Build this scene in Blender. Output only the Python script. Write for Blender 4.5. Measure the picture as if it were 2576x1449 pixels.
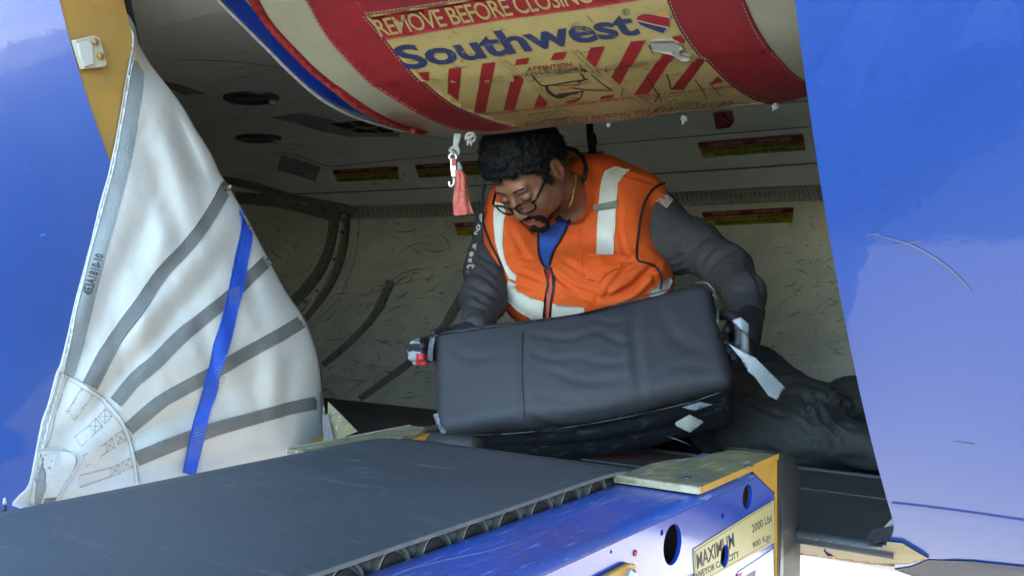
import bpy, bmesh, math, random
import numpy as np
from mathutils import Vector, Matrix, noise as mnoise
from mathutils.bvhtree import BVHTree

random.seed(7); np.random.seed(7)
for o in list(bpy.data.objects): bpy.data.objects.remove(o)
S = bpy.context.scene
COL = S.collection
R = math.radians

# ------------------------------------------------------------------ camera, sky, sun, exposure
# world frame: X runs along the fuselage, Y into the cargo hold, Z up, eye at the origin
FL = 2400.0; HZ = 690.0; YAW = R(35.7)
SN, CS = math.sin(YAW), math.cos(YAW)
cam_d = bpy.data.cameras.new('camera'); cam = bpy.data.objects.new('camera', cam_d); COL.objects.link(cam)
cam.location = (0, 0, 0); cam.rotation_euler = (R(90), 0, YAW)
cam_d.sensor_width = 36; cam_d.lens = 36*FL/2576; cam_d.shift_y = (HZ-724.5)/2576
cam_d.clip_start = 0.02; cam_d.clip_end = 3000
S.camera = cam

SUN_EL, SUN_AZ = 20, 14           # sun stands beyond the aircraft, to the right
w = bpy.data.worlds.new('World'); S.world = w; w.use_nodes = True
nt = w.node_tree; nt.nodes.clear()
sky = nt.nodes.new('ShaderNodeTexSky'); sky.sky_type = 'NISHITA'; sky.sun_disc = False
sky.sun_elevation = R(SUN_EL); sky.sun_rotation = R(SUN_AZ)
bg = nt.nodes.new('ShaderNodeBackground'); bg.inputs[1].default_value = 0.15
wo = nt.nodes.new('ShaderNodeOutputWorld')
nt.links.new(sky.outputs[0], bg.inputs[0]); nt.links.new(bg.outputs[0], wo.inputs[0])
sd = bpy.data.lights.new('sun', 'SUN'); sd.energy = 4.4; sd.angle = R(0.5); sd.color = (1, .95, .86)
sun = bpy.data.objects.new('sun', sd); COL.objects.link(sun)
sdir = Vector((math.sin(R(SUN_AZ))*math.cos(R(SUN_EL)), math.cos(R(SUN_AZ))*math.cos(R(SUN_EL)), math.sin(R(SUN_EL))))
sun.rotation_euler = sdir.to_track_quat('Z', 'Y').to_euler()
S.view_settings.view_transform = 'Standard'; S.view_settings.look = 'None'
S.view_settings.exposure = 3.8; S.view_settings.gamma = 1
S.render.engine = 'CYCLES'
S.cycles.max_bounces = 8; S.cycles.diffuse_bounces = 5; S.cycles.glossy_bounces = 4

# ------------------------------------------------------------------ geometry helpers
def ray(u, v):
    up = (u-1288)/FL
    return Vector((-SN+up*CS, CS+up*SN, (HZ-v)/FL))
def P(u, v, t): return ray(u, v)*t
def atX(u, v, X): r = ray(u, v); return r*(X/r.x)
def atY(u, v, Y): r = ray(u, v); return r*(Y/r.y)
def atZ(u, v, Z): r = ray(u, v); return r*(Z/r.z)
RT = Vector((CS, SN, 0)); UP = Vector((0, 0, 1)); KK = Vector((SN, -CS, 0))

def base_of(parent):
    o = Vector((0, 0, 0))
    while parent is not None:
        o += parent.location; parent = parent.parent
    return o
def thing(name, label, cat, loc=(0, 0, 0), group=None):
    o = bpy.data.objects.new(name, None); COL.objects.link(o); o.location = loc
    o.empty_display_size = .1
    o['label'] = label; o['category'] = cat
    if group: o['group'] = group
    return o
def tag(o, label, cat, group=None):
    o['label'] = label; o['category'] = cat
    if group: o['group'] = group
def mesh_obj(name, verts, faces, mat, parent=None, smooth=False, label=None, mats=None, midx=None):
    b = base_of(parent)
    me = bpy.data.meshes.new(name)
    me.from_pydata([tuple(Vector(v)-b) for v in verts], [], [tuple(int(i) for i in f) for f in faces])
    if mats:
        for m in mats: me.materials.append(m)
        me.polygons.foreach_set('material_index', midx)
    else: me.materials.append(mat)
    if smooth: me.polygons.foreach_set('use_smooth', [True]*len(me.polygons))
    me.update()
    o = bpy.data.objects.new(name, me); COL.objects.link(o); o.parent = parent
    if label: o['label'] = label
    return o
def dup(o, loc, parent=None):
    c = o.copy(); COL.objects.link(c); c.location = loc; c.parent = parent if parent else o.parent
    return c
class G:
    """collects boxes, tubes, grids into one mesh"""
    def __init__(s): s.v = []; s.f = []
    def add(s, v, f):
        n = len(s.v); s.v += [Vector(x) for x in v]; s.f += [[i+n for i in q] for q in f]; return s
    def box(s, a, b):
        x0, y0, z0 = a; x1, y1, z1 = b
        return s.add([(x0,y0,z0),(x1,y0,z0),(x1,y1,z0),(x0,y1,z0),(x0,y0,z1),(x1,y0,z1),(x1,y1,z1),(x0,y1,z1)],
                     [(0,3,2,1),(4,5,6,7),(0,1,5,4),(1,2,6,5),(2,3,7,6),(3,0,4,7)])
    def grid(s, fn, n, m):
        v = [fn(i/n, j/m) for j in range(m+1) for i in range(n+1)]
        f = [(j*(n+1)+i, j*(n+1)+i+1, (j+1)*(n+1)+i+1, (j+1)*(n+1)+i) for j in range(m) for i in range(n)]
        return s.add(v, f)
    def tube(s, pts, r, n=8, cap=True):
        pts = [Vector(p) for p in pts]
        if not hasattr(r, '__len__'): r = [r]*len(pts)
        v = []; f = []
        prev = None
        for i, p in enumerate(pts):
            d = (pts[min(i+1, len(pts)-1)]-pts[max(i-1, 0)]).normalized()
            if prev is None:
                a = d.orthogonal().normalized()
            else:
                a = (prev-d*prev.dot(d)).normalized()
            prev = a; b = d.cross(a)
            for k in range(n):
                th = 2*math.pi*k/n
                v.append(p+(a*math.cos(th)+b*math.sin(th))*r[i])
        for i in range(len(pts)-1):
            for k in range(n):
                f.append((i*n+k, i*n+(k+1) % n, (i+1)*n+(k+1) % n, (i+1)*n+k))
        if cap:
            f.append(tuple(range(n))[::-1]); f.append(tuple((len(pts)-1)*n+k for k in range(n)))
        return s.add(v, f)
    def cyl(s, a, b, r, n=16): return s.tube([a, b], r, n)
    def prism(s, poly, d):
        n = len(poly); d = Vector(d); v = [Vector(p) for p in poly]
        v = v+[p+d for p in v]
        f = [tuple(range(n))[::-1], tuple(range(n, 2*n))]+[(i, (i+1) % n, n+(i+1) % n, n+i) for i in range(n)]
        return s.add(v, f)
    def build(s, name, mat, parent=None, smooth=False, label=None, bevel=0):
        o = mesh_obj(name, s.v, s.f, mat, parent, smooth, label)
        if bevel:
            m = o.modifiers.new('bevel', 'BEVEL'); m.width = bevel; m.segments = 2; m.limit_method = 'ANGLE'
        return o
    def bvh(s): return BVHTree.FromPolygons([tuple(v) for v in s.v], s.f)

def crom(pts, n=6):
    """Catmull-Rom through points (tuples of any length)"""
    p = [np.array(q, float) for q in pts]; p = [2*p[0]-p[1]]+p+[2*p[-1]-p[-2]]
    out = []
    for i in range(1, len(p)-2):
        for k in range(n):
            t = k/n
            out.append(.5*((2*p[i])+(-p[i-1]+p[i+1])*t+(2*p[i-1]-5*p[i]+4*p[i+1]-p[i+2])*t*t+(-p[i-1]+3*p[i]-3*p[i+1]+p[i+2])*t**3))
    out.append(p[-2]); return out

def cast(bvh, u, v, tfall=None):
    d = ray(u, v); dn = d.normalized()
    h = bvh.ray_cast(Vector((0, 0, 0)), dn, 50)
    if h[0] is not None:
        n = h[1]
        if n.dot(dn) > 0: n = -n
        return h[0], n
    t = tfall or 2.3
    for k in range(3):
        q = bvh.find_nearest(d*t); t = q[0].dot(-KK)
    return d*t, -dn
def drape2d(bm, bvh, off, name, mat, parent, step=12, skirt=0, smooth=True, tfall=None, label=None, bump=None):
    """bm: 2D mesh in picture-plane units; cut into a grid, laid on a surface, lifted by off"""
    us = [v.co.x for v in bm.verts]; vs = [v.co.y for v in bm.verts]
    if step:
        for ax, lo, hi in ((0, min(us), max(us)), (1, min(vs), max(vs))):
            k = math.floor(lo/step)*step+step
            while k < hi:
                nrm = (1, 0, 0) if ax == 0 else (0, 1, 0)
                bmesh.ops.bisect_plane(bm, geom=bm.verts[:]+bm.edges[:]+bm.faces[:], plane_co=(k*nrm[0], k*nrm[1], 0), plane_no=nrm, dist=1e-4)
                k += step
    bm.verts.index_update(); bm.verts.ensure_lookup_table()
    V = []; B = []
    for v in bm.verts:
        p, n = cast(bvh, v.co.x, v.co.y, tfall)
        d = ray(v.co.x, v.co.y).normalized()
        o = off+(bump(v.co.x, v.co.y) if bump else 0)
        V.append(p-d*o*1.0 if n.dot(-d) < .5 else p+n*o); B.append(p-d*(o-skirt) if n.dot(-d) < .5 else p+n*(o-skirt))
    F = [[v.index for v in f.verts] for f in bm.faces]
    if skirt:
        n0 = len(V); V += B
        for e in bm.edges:
            if len(e.link_faces) == 1:
                a, b = e.verts[0].index, e.verts[1].index
                F.append([a, b, b+n0, a+n0])
    bm.free()
    # drop loose verts
    used = sorted({i for f in F for i in f}); mp = {i: k for k, i in enumerate(used)}
    return mesh_obj(name, [V[i] for i in used], [[mp[i] for i in f] for f in F], mat, parent, smooth, label)
def polybm(*polys):
    bm = bmesh.new()
    for poly in polys:
        try: bm.faces.new([bm.verts.new((p[0], p[1], 0)) for p in poly])
        except ValueError: pass
    bmesh.ops.triangulate(bm, faces=bm.faces[:]); bmesh.ops.join_triangles(bm, faces=bm.faces[:], angle_face_threshold=3.2, angle_shape_threshold=3.2)
    return bm
def ribbon(pts, wid, n=6, closed=False):
    """polygon strip quads in 2D around a smoothed centre line; wid number or per point"""
    if not hasattr(wid, '__len__'): wid = [wid]*len(pts)
    c = crom([(p[0], p[1], w_) for p, w_ in zip(pts, wid)], n)
    L = []; Rr = []
    for i, p in enumerate(c):
        d = c[min(i+1, len(c)-1)][:2]-c[max(i-1, 0)][:2]; d = d/max(1e-6, np.linalg.norm(d)); nn = np.array([-d[1], d[0]])
        L.append(p[:2]+nn*p[2]/2); Rr.append(p[:2]-nn*p[2]/2)
    bm = bmesh.new()
    vl = [bm.verts.new((q[0], q[1], 0)) for q in L]; vr = [bm.verts.new((q[0], q[1], 0)) for q in Rr]
    for i in range(len(c)-1): bm.faces.new((vl[i], vr[i], vr[i+1], vl[i+1]))
    return bm
def merge_bm(bms):
    out = bmesh.new()
    for b in bms:
        me = bpy.data.meshes.new('tmp'); b.to_mesh(me); out.from_mesh(me); bpy.data.meshes.remove(me); b.free()
    return out
def draped_tube(pts, bvh, off, r, name, mat, parent, n=6, smoothn=5, tfall=None):
    g = G()
    for pl in pts:
        q = [cast(bvh, p[0], p[1], tfall) for p in (crom(pl, smoothn) if smoothn else pl)]
        g.tube([a+nn*off for a, nn in q], r, n)
    return g.build(name, mat, parent, True)
def textbm(s, quad, bold=0.0, spacing=1.0):
    """text fitted into a quad (bl, br, tr, tl) in picture-plane units"""
    cu = bpy.data.curves.new('t', 'FONT'); cu.body = s; cu.offset = bold; cu.resolution_u = 3; cu.space_character = spacing
    o = bpy.data.objects.new('t', cu); COL.objects.link(o)
    dg = bpy.context.evaluated_depsgraph_get(); me = bpy.data.meshes.new_from_object(o.evaluated_get(dg))
    bm = bmesh.new(); bm.from_mesh(me); bpy.data.meshes.remove(me); bpy.data.objects.remove(o); bpy.data.curves.remove(cu)
    x0 = min(v.co.x for v in bm.verts); x1 = max(v.co.x for v in bm.verts); y0 = min(v.co.y for v in bm.verts); y1 = max(v.co.y for v in bm.verts)
    bl, br, tr, tl = [Vector((q[0], q[1], 0)) for q in quad]
    for v in bm.verts:
        a = (v.co.x-x0)/(x1-x0); b = (v.co.y-y0)/(y1-y0)
        v.co = (bl*(1-a)+br*a)*(1-b)+(tl*(1-a)+tr*a)*b
    bmesh.ops.dissolve_limit(bm, angle_limit=.001, verts=bm.verts[:], edges=bm.edges[:])
    return bm
def zc(k, ox, oy):            # reading helper: enlarged-crop coordinates -> picture units
    return lambda *pts: [(ox+x*k, oy+y*k) for x, y in pts]
z1 = zc(.3771, 0, 0); z2 = zc(.334, 624.5, 0); z3 = zc(.3232, 1327, 0); z4 = zc(.3771, 0, 468.4)
z5 = zc(.3803, 0, 897.7); z7 = zc(.4242, 1483, 936.7); z8 = zc(.3771, 1092.8, 312.2); z9 = zc(.2155, 1170.9, 312.2)
z10 = zc(.524, 975.7, 663.5); z11 = zc(.3502, 1639.3, 663.5); z12 = zc(.3234, 702.5, 312.2); z13 = zc(.3502, 1561.2, 273.2)
z6 = zc(.303, 858.7, 1014.8)

# ------------------------------------------------------------------ implicit surfaces (smooth unions -> one continuous mesh)
def surfnet(f, lo, hi, h):
    lo = np.array(lo, float); hi = np.array(hi, float); n = np.ceil((hi-lo)/h).astype(int)+1
    ax = [lo[i]+np.arange(n[i])*h for i in range(3)]
    X, Y, Z = np.meshgrid(*ax, indexing='ij')
    D = f(np.stack([X, Y, Z], -1)); ins = D < 0
    c = [ins[i:n[0]-1+i, j:n[1]-1+j, k:n[2]-1+k] for i in (0, 1) for j in (0, 1) for k in (0, 1)]
    sm = np.sum(c, 0); act = (sm > 0) & (sm < 8)
    idx = -np.ones(act.shape, int); cells = np.argwhere(act); idx[act] = np.arange(len(cells))
    acc = np.zeros((len(cells), 3)); cnt = np.zeros(len(cells))
    corners = [(i, j, k) for i in (0, 1) for j in (0, 1) for k in (0, 1)]
    for a in range(8):
        for b in range(a+1, 8):
            if sum(abs(np.array(corners[a])-np.array(corners[b]))) != 1: continue
            A = cells+corners[a]; B = cells+corners[b]
            da = D[A[:, 0], A[:, 1], A[:, 2]]; db = D[B[:, 0], B[:, 1], B[:, 2]]
            m = (da < 0) != (db < 0)
            t = np.where(m, da/(da-db+1e-12), 0)[:, None]
            acc += np.where(m[:, None], A+(B-A)*t, 0); cnt += m
    V = lo+acc/cnt[:, None]*h
    F = []
    for axn in range(3):
        o1, o2 = [(1, 2), (2, 0), (0, 1)][axn]
        sl0 = [slice(1, n[i]-1) for i in range(3)]; sl0[axn] = slice(0, n[axn]-1)
        sl1 = list(sl0); sl1[axn] = slice(1, n[axn])
        a = ins[tuple(sl0)]; b = ins[tuple(sl1)]
        e = np.argwhere(a != b); flip = a[a != b]
        off = np.ones(3, int); off[axn] = 0; e = e+off
        d1 = np.zeros(3, int); d1[o1] = 1; d2 = np.zeros(3, int); d2[o2] = 1
        q = [idx[tuple((e-d1-d2).T)], idx[tuple((e-d2).T)], idx[tuple(e.T)], idx[tuple((e-d1).T)]]
        q = np.stack(q, 1); q[~flip] = q[~flip][:, ::-1]; F.append(q)
    F = np.concatenate(F); F = F[(F >= 0).all(1)]
    return V, F
def smin(a, b, k): h = np.clip(.5+.5*(b-a)/k, 0, 1); return b*(1-h)+a*h-k*h*(1-h)
def smax(a, b, k): return -smin(-a, -b, k)
def ell(c, r, M=None):
    c = np.array(c, float); r = np.array(r, float); M = None if M is None else np.array(M, float)
    def f(p):
        q = p-c
        if M is not None: q = q@M.T
        l = np.sqrt(((q/r)**2).sum(-1)); g = np.sqrt(((q/r**2)**2).sum(-1))+1e-9
        return l*(l-1)/g
    return f
def cap(a, b, ra, rb=None):
    a = np.array(a, float); b = np.array(b, float); rb = ra if rb is None else rb
    ab = b-a; L = (ab*ab).sum()+1e-12
    def f(p):
        t = np.clip(((p-a)@ab)/L, 0, 1)
        return np.sqrt(((p-a-t[..., None]*ab)**2).sum(-1))-(ra+(rb-ra)*t)
    return f
def union(fs, k):
    def f(p):
        d = fs[0](p)
        for g in fs[1:]: d = smin(d, g(p), k)
        return d
    return f
CM = np.array([list(RT), list(UP), list(KK)])        # rows: right, up, towards eye
def uvt(V):
    V = np.asarray(V); t = V@np.array([-SN, CS, 0]); return 1288+FL*(V@np.array(RT))/t, HZ-FL*V[:, 2]/t, t
def nsum(V, sc, seed=0, oct=3):
    return np.array([mnoise.fractal(Vector((x*sc+seed, y*sc+seed*1.7, z*sc)), 1.0, 2.1, oct) for x, y, z in V])
def vnormals(V, F):
    N = np.zeros_like(V); a, b, c_, d = [V[F[:, i]] for i in range(4)]
    fn = np.cross(c_-a, d-b)
    for i in range(4): np.add.at(N, F[:, i], fn)
    return N/(np.linalg.norm(N, axis=1)[:, None]+1e-12)
def creases(V, F, lines, noise_amp=0, nsc=20, seed=0):
    """press cloth folds (polylines: pts, depth, width) into the side that faces the eye; ridge beside each"""
    N = vnormals(V, F); u, v, t = uvt(V); facing = np.clip((N@np.array(KK))*1.5+.2, 0, 1)
    dsp = np.zeros(len(V))
    for pts, dep, wd in lines:
        pts = np.array([q for q in crom(pts, 5)]); a = pts[:-1]; b = pts[1:]
        best = np.full(len(V), 1e9); par = np.zeros(len(V)); sgn = np.zeros(len(V))
        for k in range(len(a)):
            ab = b[k]-a[k]; L = (ab**2).sum()+1e-9
            s_ = np.clip(((u-a[k, 0])*ab[0]+(v-a[k, 1])*ab[1])/L, 0, 1)
            dx = u-a[k, 0]-s_*ab[0]; dy = v-a[k, 1]-s_*ab[1]
            d = np.hypot(dx, dy); m = d < best
            best[m] = d[m]; par[m] = (k+s_[m])/len(a); sgn[m] = np.sign(dx*ab[1]-dy*ab[0])[m]
        fade = np.sin(np.pi*np.clip(par, 0.04, .96))**.6
        dsp += -dep*np.exp(-(best/wd)**2)*fade+dep*.55*np.exp(-((best-wd*1.9)/(wd*1.1))**2)*fade
    V = V+N*(dsp*facing)[:, None]
    if noise_amp: V = V+N*(nsum(V, nsc, seed)*noise_amp)[:, None]
    return V
def bvh_of(V, F): return BVHTree.FromPolygons([tuple(v) for v in V], [tuple(int(i) for i in f) for f in F])

# ------------------------------------------------------------------ materials
def srgb(r, g, b): 
    f = lambda c: (c/255/12.92) if c/255 <= .04045 else ((c/255+.055)/1.055)**2.4
    return (f(r), f(g), f(b))
def mat(name, c1, c2=None, rough=.6, metal=0, nscale=8, ndet=5, contrast=(.35, .65), bump=0, bscale=60, coat=0, coatr=.05,
        spots=None, sscale=30, sthr=.62, stretch=(1, 1, 1), scr=None, scr_scale=(40, 4, 4), scr_thr=.7, wave=None, scr_rot=None, spec=.5, sheen=0, brick=None):
    m = bpy.data.materials.new(name); m.use_nodes = True; n = m.node_tree.nodes; l = m.node_tree.links
    b = n['Principled BSDF']; b.inputs['Roughness'].default_value = rough; b.inputs['Metallic'].default_value = metal
    b.inputs['Specular IOR Level'].default_value = spec
    if coat: b.inputs['Coat Weight'].default_value = coat; b.inputs['Coat Roughness'].default_value = coatr
    if sheen: b.inputs['Sheen Weight'].default_value = sheen
    tc = n.new('ShaderNodeTexCoord'); mp = n.new('ShaderNodeMapping'); mp.inputs['Scale'].default_value = stretch
    l.new(tc.outputs['Object'], mp.inputs[0])
    def ns(scale, det, vec=None, r_=.6):
        t = n.new('ShaderNodeTexNoise'); t.inputs['Scale'].default_value = scale; t.inputs['Detail'].default_value = det
        t.inputs['Roughness'].default_value = r_; l.new(vec or mp.outputs[0], t.inputs[0]); return t.outputs[0]
    def ramp(x, a, bb):
        r_ = n.new('ShaderNodeMapRange'); r_.inputs[1].default_value = a; r_.inputs[2].default_value = bb; l.new(x, r_.inputs[0]); return r_.outputs[0]
    def mix(f, a, bb):
        x = n.new('ShaderNodeMix'); x.data_type = 'RGBA'; l.new(f, x.inputs[0])
        for i, q in ((6, a), (7, bb)):
            if isinstance(q, tuple): x.inputs[i].default_value = (*q, 1)
            else: l.new(q, x.inputs[i])
        return x.outputs[2]
    c2 = c2 or tuple(x*.82 for x in c1)
    col = mix(ramp(ns(nscale, ndet), *contrast), c1, c2)
    if spots: col = mix(ramp(ns(sscale, 4, r_=.7), sthr, sthr+.06), col, spots)
    if scr:
        m2 = n.new('ShaderNodeMapping'); m2.inputs['Scale'].default_value = scr_scale
        if scr_rot: m2.inputs['Rotation'].default_value = scr_rot
        l.new(tc.outputs['Object'], m2.inputs[0])
        col = mix(ramp(ns(1, 3, m2.outputs[0], .75), scr_thr, scr_thr+.05), col, scr)
    l.new(col, b.inputs['Base Color'])
    hgt = None
    if bump:
        hgt = ns(bscale, 4)
        bp = n.new('ShaderNodeBump'); bp.inputs['Strength'].default_value = min(1, bump); bp.inputs['Distance'].default_value = .004*max(1, bump)
        l.new(hgt, bp.inputs['Height']); last = bp
        if wave:
            wv = n.new('ShaderNodeTexWave'); wv.inputs['Scale'].default_value = wave[0]; wv.bands_direction = wave[1]; l.new(tc.outputs['Object'], wv.inputs[0])
            wv.inputs['Distortion'].default_value = wave[3] if len(wave) > 3 else 0
            b2 = n.new('ShaderNodeBump'); b2.inputs['Strength'].default_value = wave[2]; b2.inputs['Distance'].default_value = .002
            l.new(wv.outputs[0], b2.inputs['Height']); l.new(bp.outputs[0], b2.inputs['Normal']); last = b2
        l.new(last.outputs[0], b.inputs['Normal'])
        if coat: l.new(last.outputs[0], b.inputs['Coat Normal'])
    return m
M = {}
M['blue'] = mat('aircraft_blue', (0.01494, 0.05312, 0.2241), (0.01245, 0.04648, 0.2033), rough=.32, nscale=2, coat=1, coatr=.03, bump=.16, bscale=11, spots=(.028, .062, .22), sscale=70, sthr=.66, scr=(.1, .2, .65), scr_scale=(2, 60, 60), scr_thr=.74)
M['blue_dark'] = mat('door_blue', (.006, .035, .28), rough=.35, coat=1)
M['yellow_primer'] = mat('yellow_primer', (0.306, 0.17, 0.02975), (0.2465, 0.1445, 0.0425), rough=.5, nscale=14, bump=.2, bscale=30, spots=(.30, .20, .08), sscale=22, sthr=.68)
M['lining'] = mat('hold_lining', (.78, .74, .58), (.62, .59, .47), rough=.55, nscale=6, spots=(.40, .375, .29), sscale=16, sthr=.62, scr=(.24, .225, .18), scr_scale=(7, 50, 36), scr_thr=.69, scr_rot=(.5, .5, .45), bump=.25, bscale=25)
M['lining_up'] = mat('hold_lining_upper', (.84, .80, .70), (.71, .68, .59), rough=.6, nscale=5, spots=(.09, .09, .09), sscale=60, sthr=.72, scr=(.10, .10, .09), scr_scale=(6, 60, 60), scr_thr=.68, bump=.15, bscale=20)
M['tape'] = mat('lining_tape', (.30, .28, .225), (.17, .16, .13), rough=.7, nscale=70, contrast=(.4, .6), bump=.5, bscale=90)
M['tape_light'] = mat('lining_tape_light', (.46, .44, .37), (.33, .315, .27), rough=.7, nscale=60, bump=.6, bscale=80)
M['floor'] = mat('hold_floor', (0.036, 0.04, 0.04), (0.052, 0.0544, 0.0528), rough=.5, nscale=10, bump=.3, bscale=50, scr=(.07, .075, .075), scr_scale=(4, 70, 70), scr_thr=.66)
M['sill'] = mat('sill_rubber', (.028, .032, .035), rough=.4, bump=.2, bscale=80)
M['tan'] = mat('scuff_plate_tan', (.26, .20, .085), (.19, .155, .09), rough=.45, nscale=20, bump=.2, scr=(.3, .285, .24), scr_scale=(4, 60, 60), scr_thr=.62)
M['orange_edge'] = mat('orange_edge', (.45, .17, .04), rough=.5, nscale=30, bump=.2)
M['scuffmark'] = mat('scuff_mark', (.14, .13, .11), (.07, .065, .06), rough=.7, nscale=60)
M['bearing'] = mat('bearing_brown', (.011, .010, .009), rough=.5)
M['floor_line'] = mat('floor_line', (.065, .07, .07), (.04, .044, .044), rough=.5)
M['joint'] = mat('panel_joint', (.17, .17, .16), rough=.7)
M['scuffpatch'] = mat('scuffed_lining', (.20, .20, .20), (.34, .335, .32), rough=.6, nscale=25, contrast=(.4, .6))
M['metal'] = mat('bare_metal', (.50, .50, .48), (.35, .35, .34), rough=.35, metal=.9, nscale=40, bump=.1)
M['steel_dark'] = mat('dark_steel', (.09, .094, .09), (.07, .075, .07), rough=.4, metal=.7, nscale=30, bump=.1)
M['canvas'] = mat('curtain_canvas', (0.3784, 0.3698, 0.3354), (0.3354, 0.3225, 0.2838), rough=.65, nscale=5, contrast=(.4, .75), bump=.2, bscale=240, spots=(.33, .30, .24), sscale=9, sthr=.70)
M['canvas_hem'] = mat('curtain_hem', (0.391, 0.3952, 0.374), rough=.5, nscale=30, bump=.2)
M['webbing'] = mat('grey_webbing', (.075, .077, .072), (.105, .108, .10), rough=.6, nscale=9, bump=.4, bscale=300, coat=.2, coatr=.4, wave=(120, 'DIAGONAL', .2))
M['webbing_light'] = mat('light_grey_webbing', (.17, .19, .19), (.135, .155, .155), rough=.5, nscale=9, bump=.4, bscale=250, coat=.2, coatr=.4)
M['blue_web'] = mat('blue_webbing', (0.0036, 0.0585, 0.414), (0.0045, 0.0495, 0.324), rough=.6, nscale=12, bump=.5, bscale=300, wave=(150, 'DIAGONAL', .3))
M['thread'] = mat('grey_thread', (.16, .165, .15), rough=.8)
M['print'] = mat('black_print', (.03, .03, .035), rough=.7)
M['shield_cream'] = mat('shield_cream', (0.374, 0.34, 0.2295), (0.2975, 0.2635, 0.1785), rough=.5, nscale=5, bump=.25, bscale=25, spots=(.07, .07, .06), sscale=16, sthr=.70, scr=(.2, .18, .13), scr_scale=(20, 6, 6), scr_thr=.68)
M['shield_red'] = mat('shield_red', (0.289, 0.0136, 0.0153), (0.204, 0.0102, 0.01105), rough=.55, nscale=7, bump=.35, bscale=30, spots=(.10, .02, .025), sscale=13, sthr=.64)
M['panel_yellow'] = mat('panel_yellow', (0.4472, 0.3311, 0.1161), (0.3698, 0.2666, 0.0946), rough=.45, nscale=12, bump=.15, bscale=25, spots=(.24, .175, .07), sscale=24, sthr=.62, scr=(.22, .17, .08), scr_scale=(14, 50, 50), scr_thr=.62)
M['print_red'] = mat('red_print', (0.306, 0.0119, 0.0136), (0.2295, 0.0102, 0.0119), rough=.5, nscale=40, spots=(.45, .12, .06), sscale=60, sthr=.68)
M['print_navy'] = mat('navy_print', (.022, .03, .095), (.03, .035, .08), rough=.5, nscale=40, spots=(.16, .12, .07), sscale=45, sthr=.60)
M['print_brown'] = mat('brown_print', (.13, .10, .05), rough=.6)
M['marker'] = mat('marker_black', (.03, .027, .02), rough=.6)
M['logo_orange'] = mat('logo_orange', (.62, .30, .04), rough=.5)
M['logo_line'] = mat('logo_silver', (.45, .42, .35), rough=.5)
M['torn'] = mat('torn_patch_white', (.40, .37, .29), (.33, .30, .24), rough=.4, coat=.3, bump=.2)
M['rope'] = mat('white_rope', (0.357, 0.34, 0.289), (0.255, 0.2422, 0.204), rough=.8, nscale=80, bump=.6, bscale=200)
M['pink'] = mat('red_webbing_strap', (.42, .075, .055), (.48, .14, .10), rough=.7, nscale=50, bump=.4, bscale=200, wave=(70, 'Z', .5))
M['placard_red'] = mat('placard_red', (.30, .018, .03), (.26, .02, .03), rough=.5)
M['placard_yellow'] = mat('placard_yellow', (.42, .36, .015), (.36, .31, .02), rough=.5, nscale=30)
M['placard_white'] = mat('placard_white', (.42, .36, .32), rough=.5)
M['placard_black'] = mat('placard_black', (.02, .02, .015), rough=.5)
M['belt'] = mat('conveyor_belt', (0.0296, 0.03848, 0.0407), (0.02294, 0.0296, 0.03182), rough=.52, nscale=3, bump=.14, bscale=700, stretch=(1, 1, 1), scr=(.052, .058, .058), scr_scale=(9, 90, 9), scr_thr=.60, wave=(110, 'DIAGONAL', .035))
M['belt_edge'] = mat('belt_edge', (.13, .11, .10), (.08, .075, .07), rough=.7, nscale=40, bump=.3)
M['roller'] = mat('roller_grey', (.009, .009, .008), (.006, .0065, .006), rough=.5, metal=.0, nscale=30)
M['roller_cap'] = mat('roller_cap', (.10, .104, .092), (.07, .073, .066), rough=.4, metal=.1, nscale=60)
M['loader_blue'] = mat('loader_blue', (0.0054, 0.0288, 0.216), (0.0063, 0.0252, 0.18), rough=.33, nscale=3, coat=.8, coatr=.12, bump=.08, bscale=12)
M['loader_blue_worn'] = mat('loader_blue_worn', (.011, .045, .21), (.028, .042, .15), rough=.42, nscale=6, contrast=(.4, .62), bump=.35, bscale=40, coat=.3, coatr=.2,
     spots=(.07, .075, .08), sscale=22, sthr=.64, scr=(.09, .15, .30), scr_scale=(170, 12, 60), scr_thr=.60)
M['olive'] = mat('worn_yellow_plate', (0.136, 0.1232, 0.051), (0.08075, 0.07905, 0.04675), rough=.55, nscale=22, contrast=(.4, .6), bump=.5, bscale=60, spots=(.06, .065, .05), sscale=40, sthr=.6, scr=(.24, .225, .15), scr_scale=(120, 14, 60), scr_thr=.60)
M['edge_bright'] = mat('bright_plate_edge', (.34, .32, .22), (.22, .19, .11), rough=.4, nscale=60)
M['loader_yellow'] = mat('loader_yellow', (0.34, 0.17, 0.017), (0.272, 0.136, 0.0153), rough=.45, nscale=25, bump=.2, spots=(.09, .05, .02), sscale=60, sthr=.66)
M['bumper'] = mat('rubber_bumper', (0.0225, 0.02, 0.016), (0.015, 0.0135, 0.011), rough=.6, nscale=8, bump=.3, bscale=60)
M['sticker'] = mat('sticker_yellow', (0.306, 0.255, 0.1062), (0.272, 0.2253, 0.0935), rough=.45, nscale=12, spots=(.35, .3, .18), sscale=60, sthr=.70)
M['decal_white'] = mat('decal_white', (.38, .41, .41), (.34, .37, .37), rough=.45, nscale=20)
M['white_scratch'] = mat('scratch_white', (.10, .15, .26), rough=.5)
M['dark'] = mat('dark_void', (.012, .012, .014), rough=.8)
M['skin'] = mat('skin', (0.322, 0.1426, 0.07636), (0.2208, 0.092, 0.0506), rough=.42, nscale=28, contrast=(.3, .7), bump=.35, bscale=420)
M['skin'].node_tree.nodes['Principled BSDF'].inputs['Subsurface Weight'].default_value = .12
M['skin'].node_tree.nodes['Principled BSDF'].inputs['Subsurface Radius'].default_value = (.012, .005, .003)
M['lips'] = mat('lips', (.30, .10, .075), rough=.4)
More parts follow.
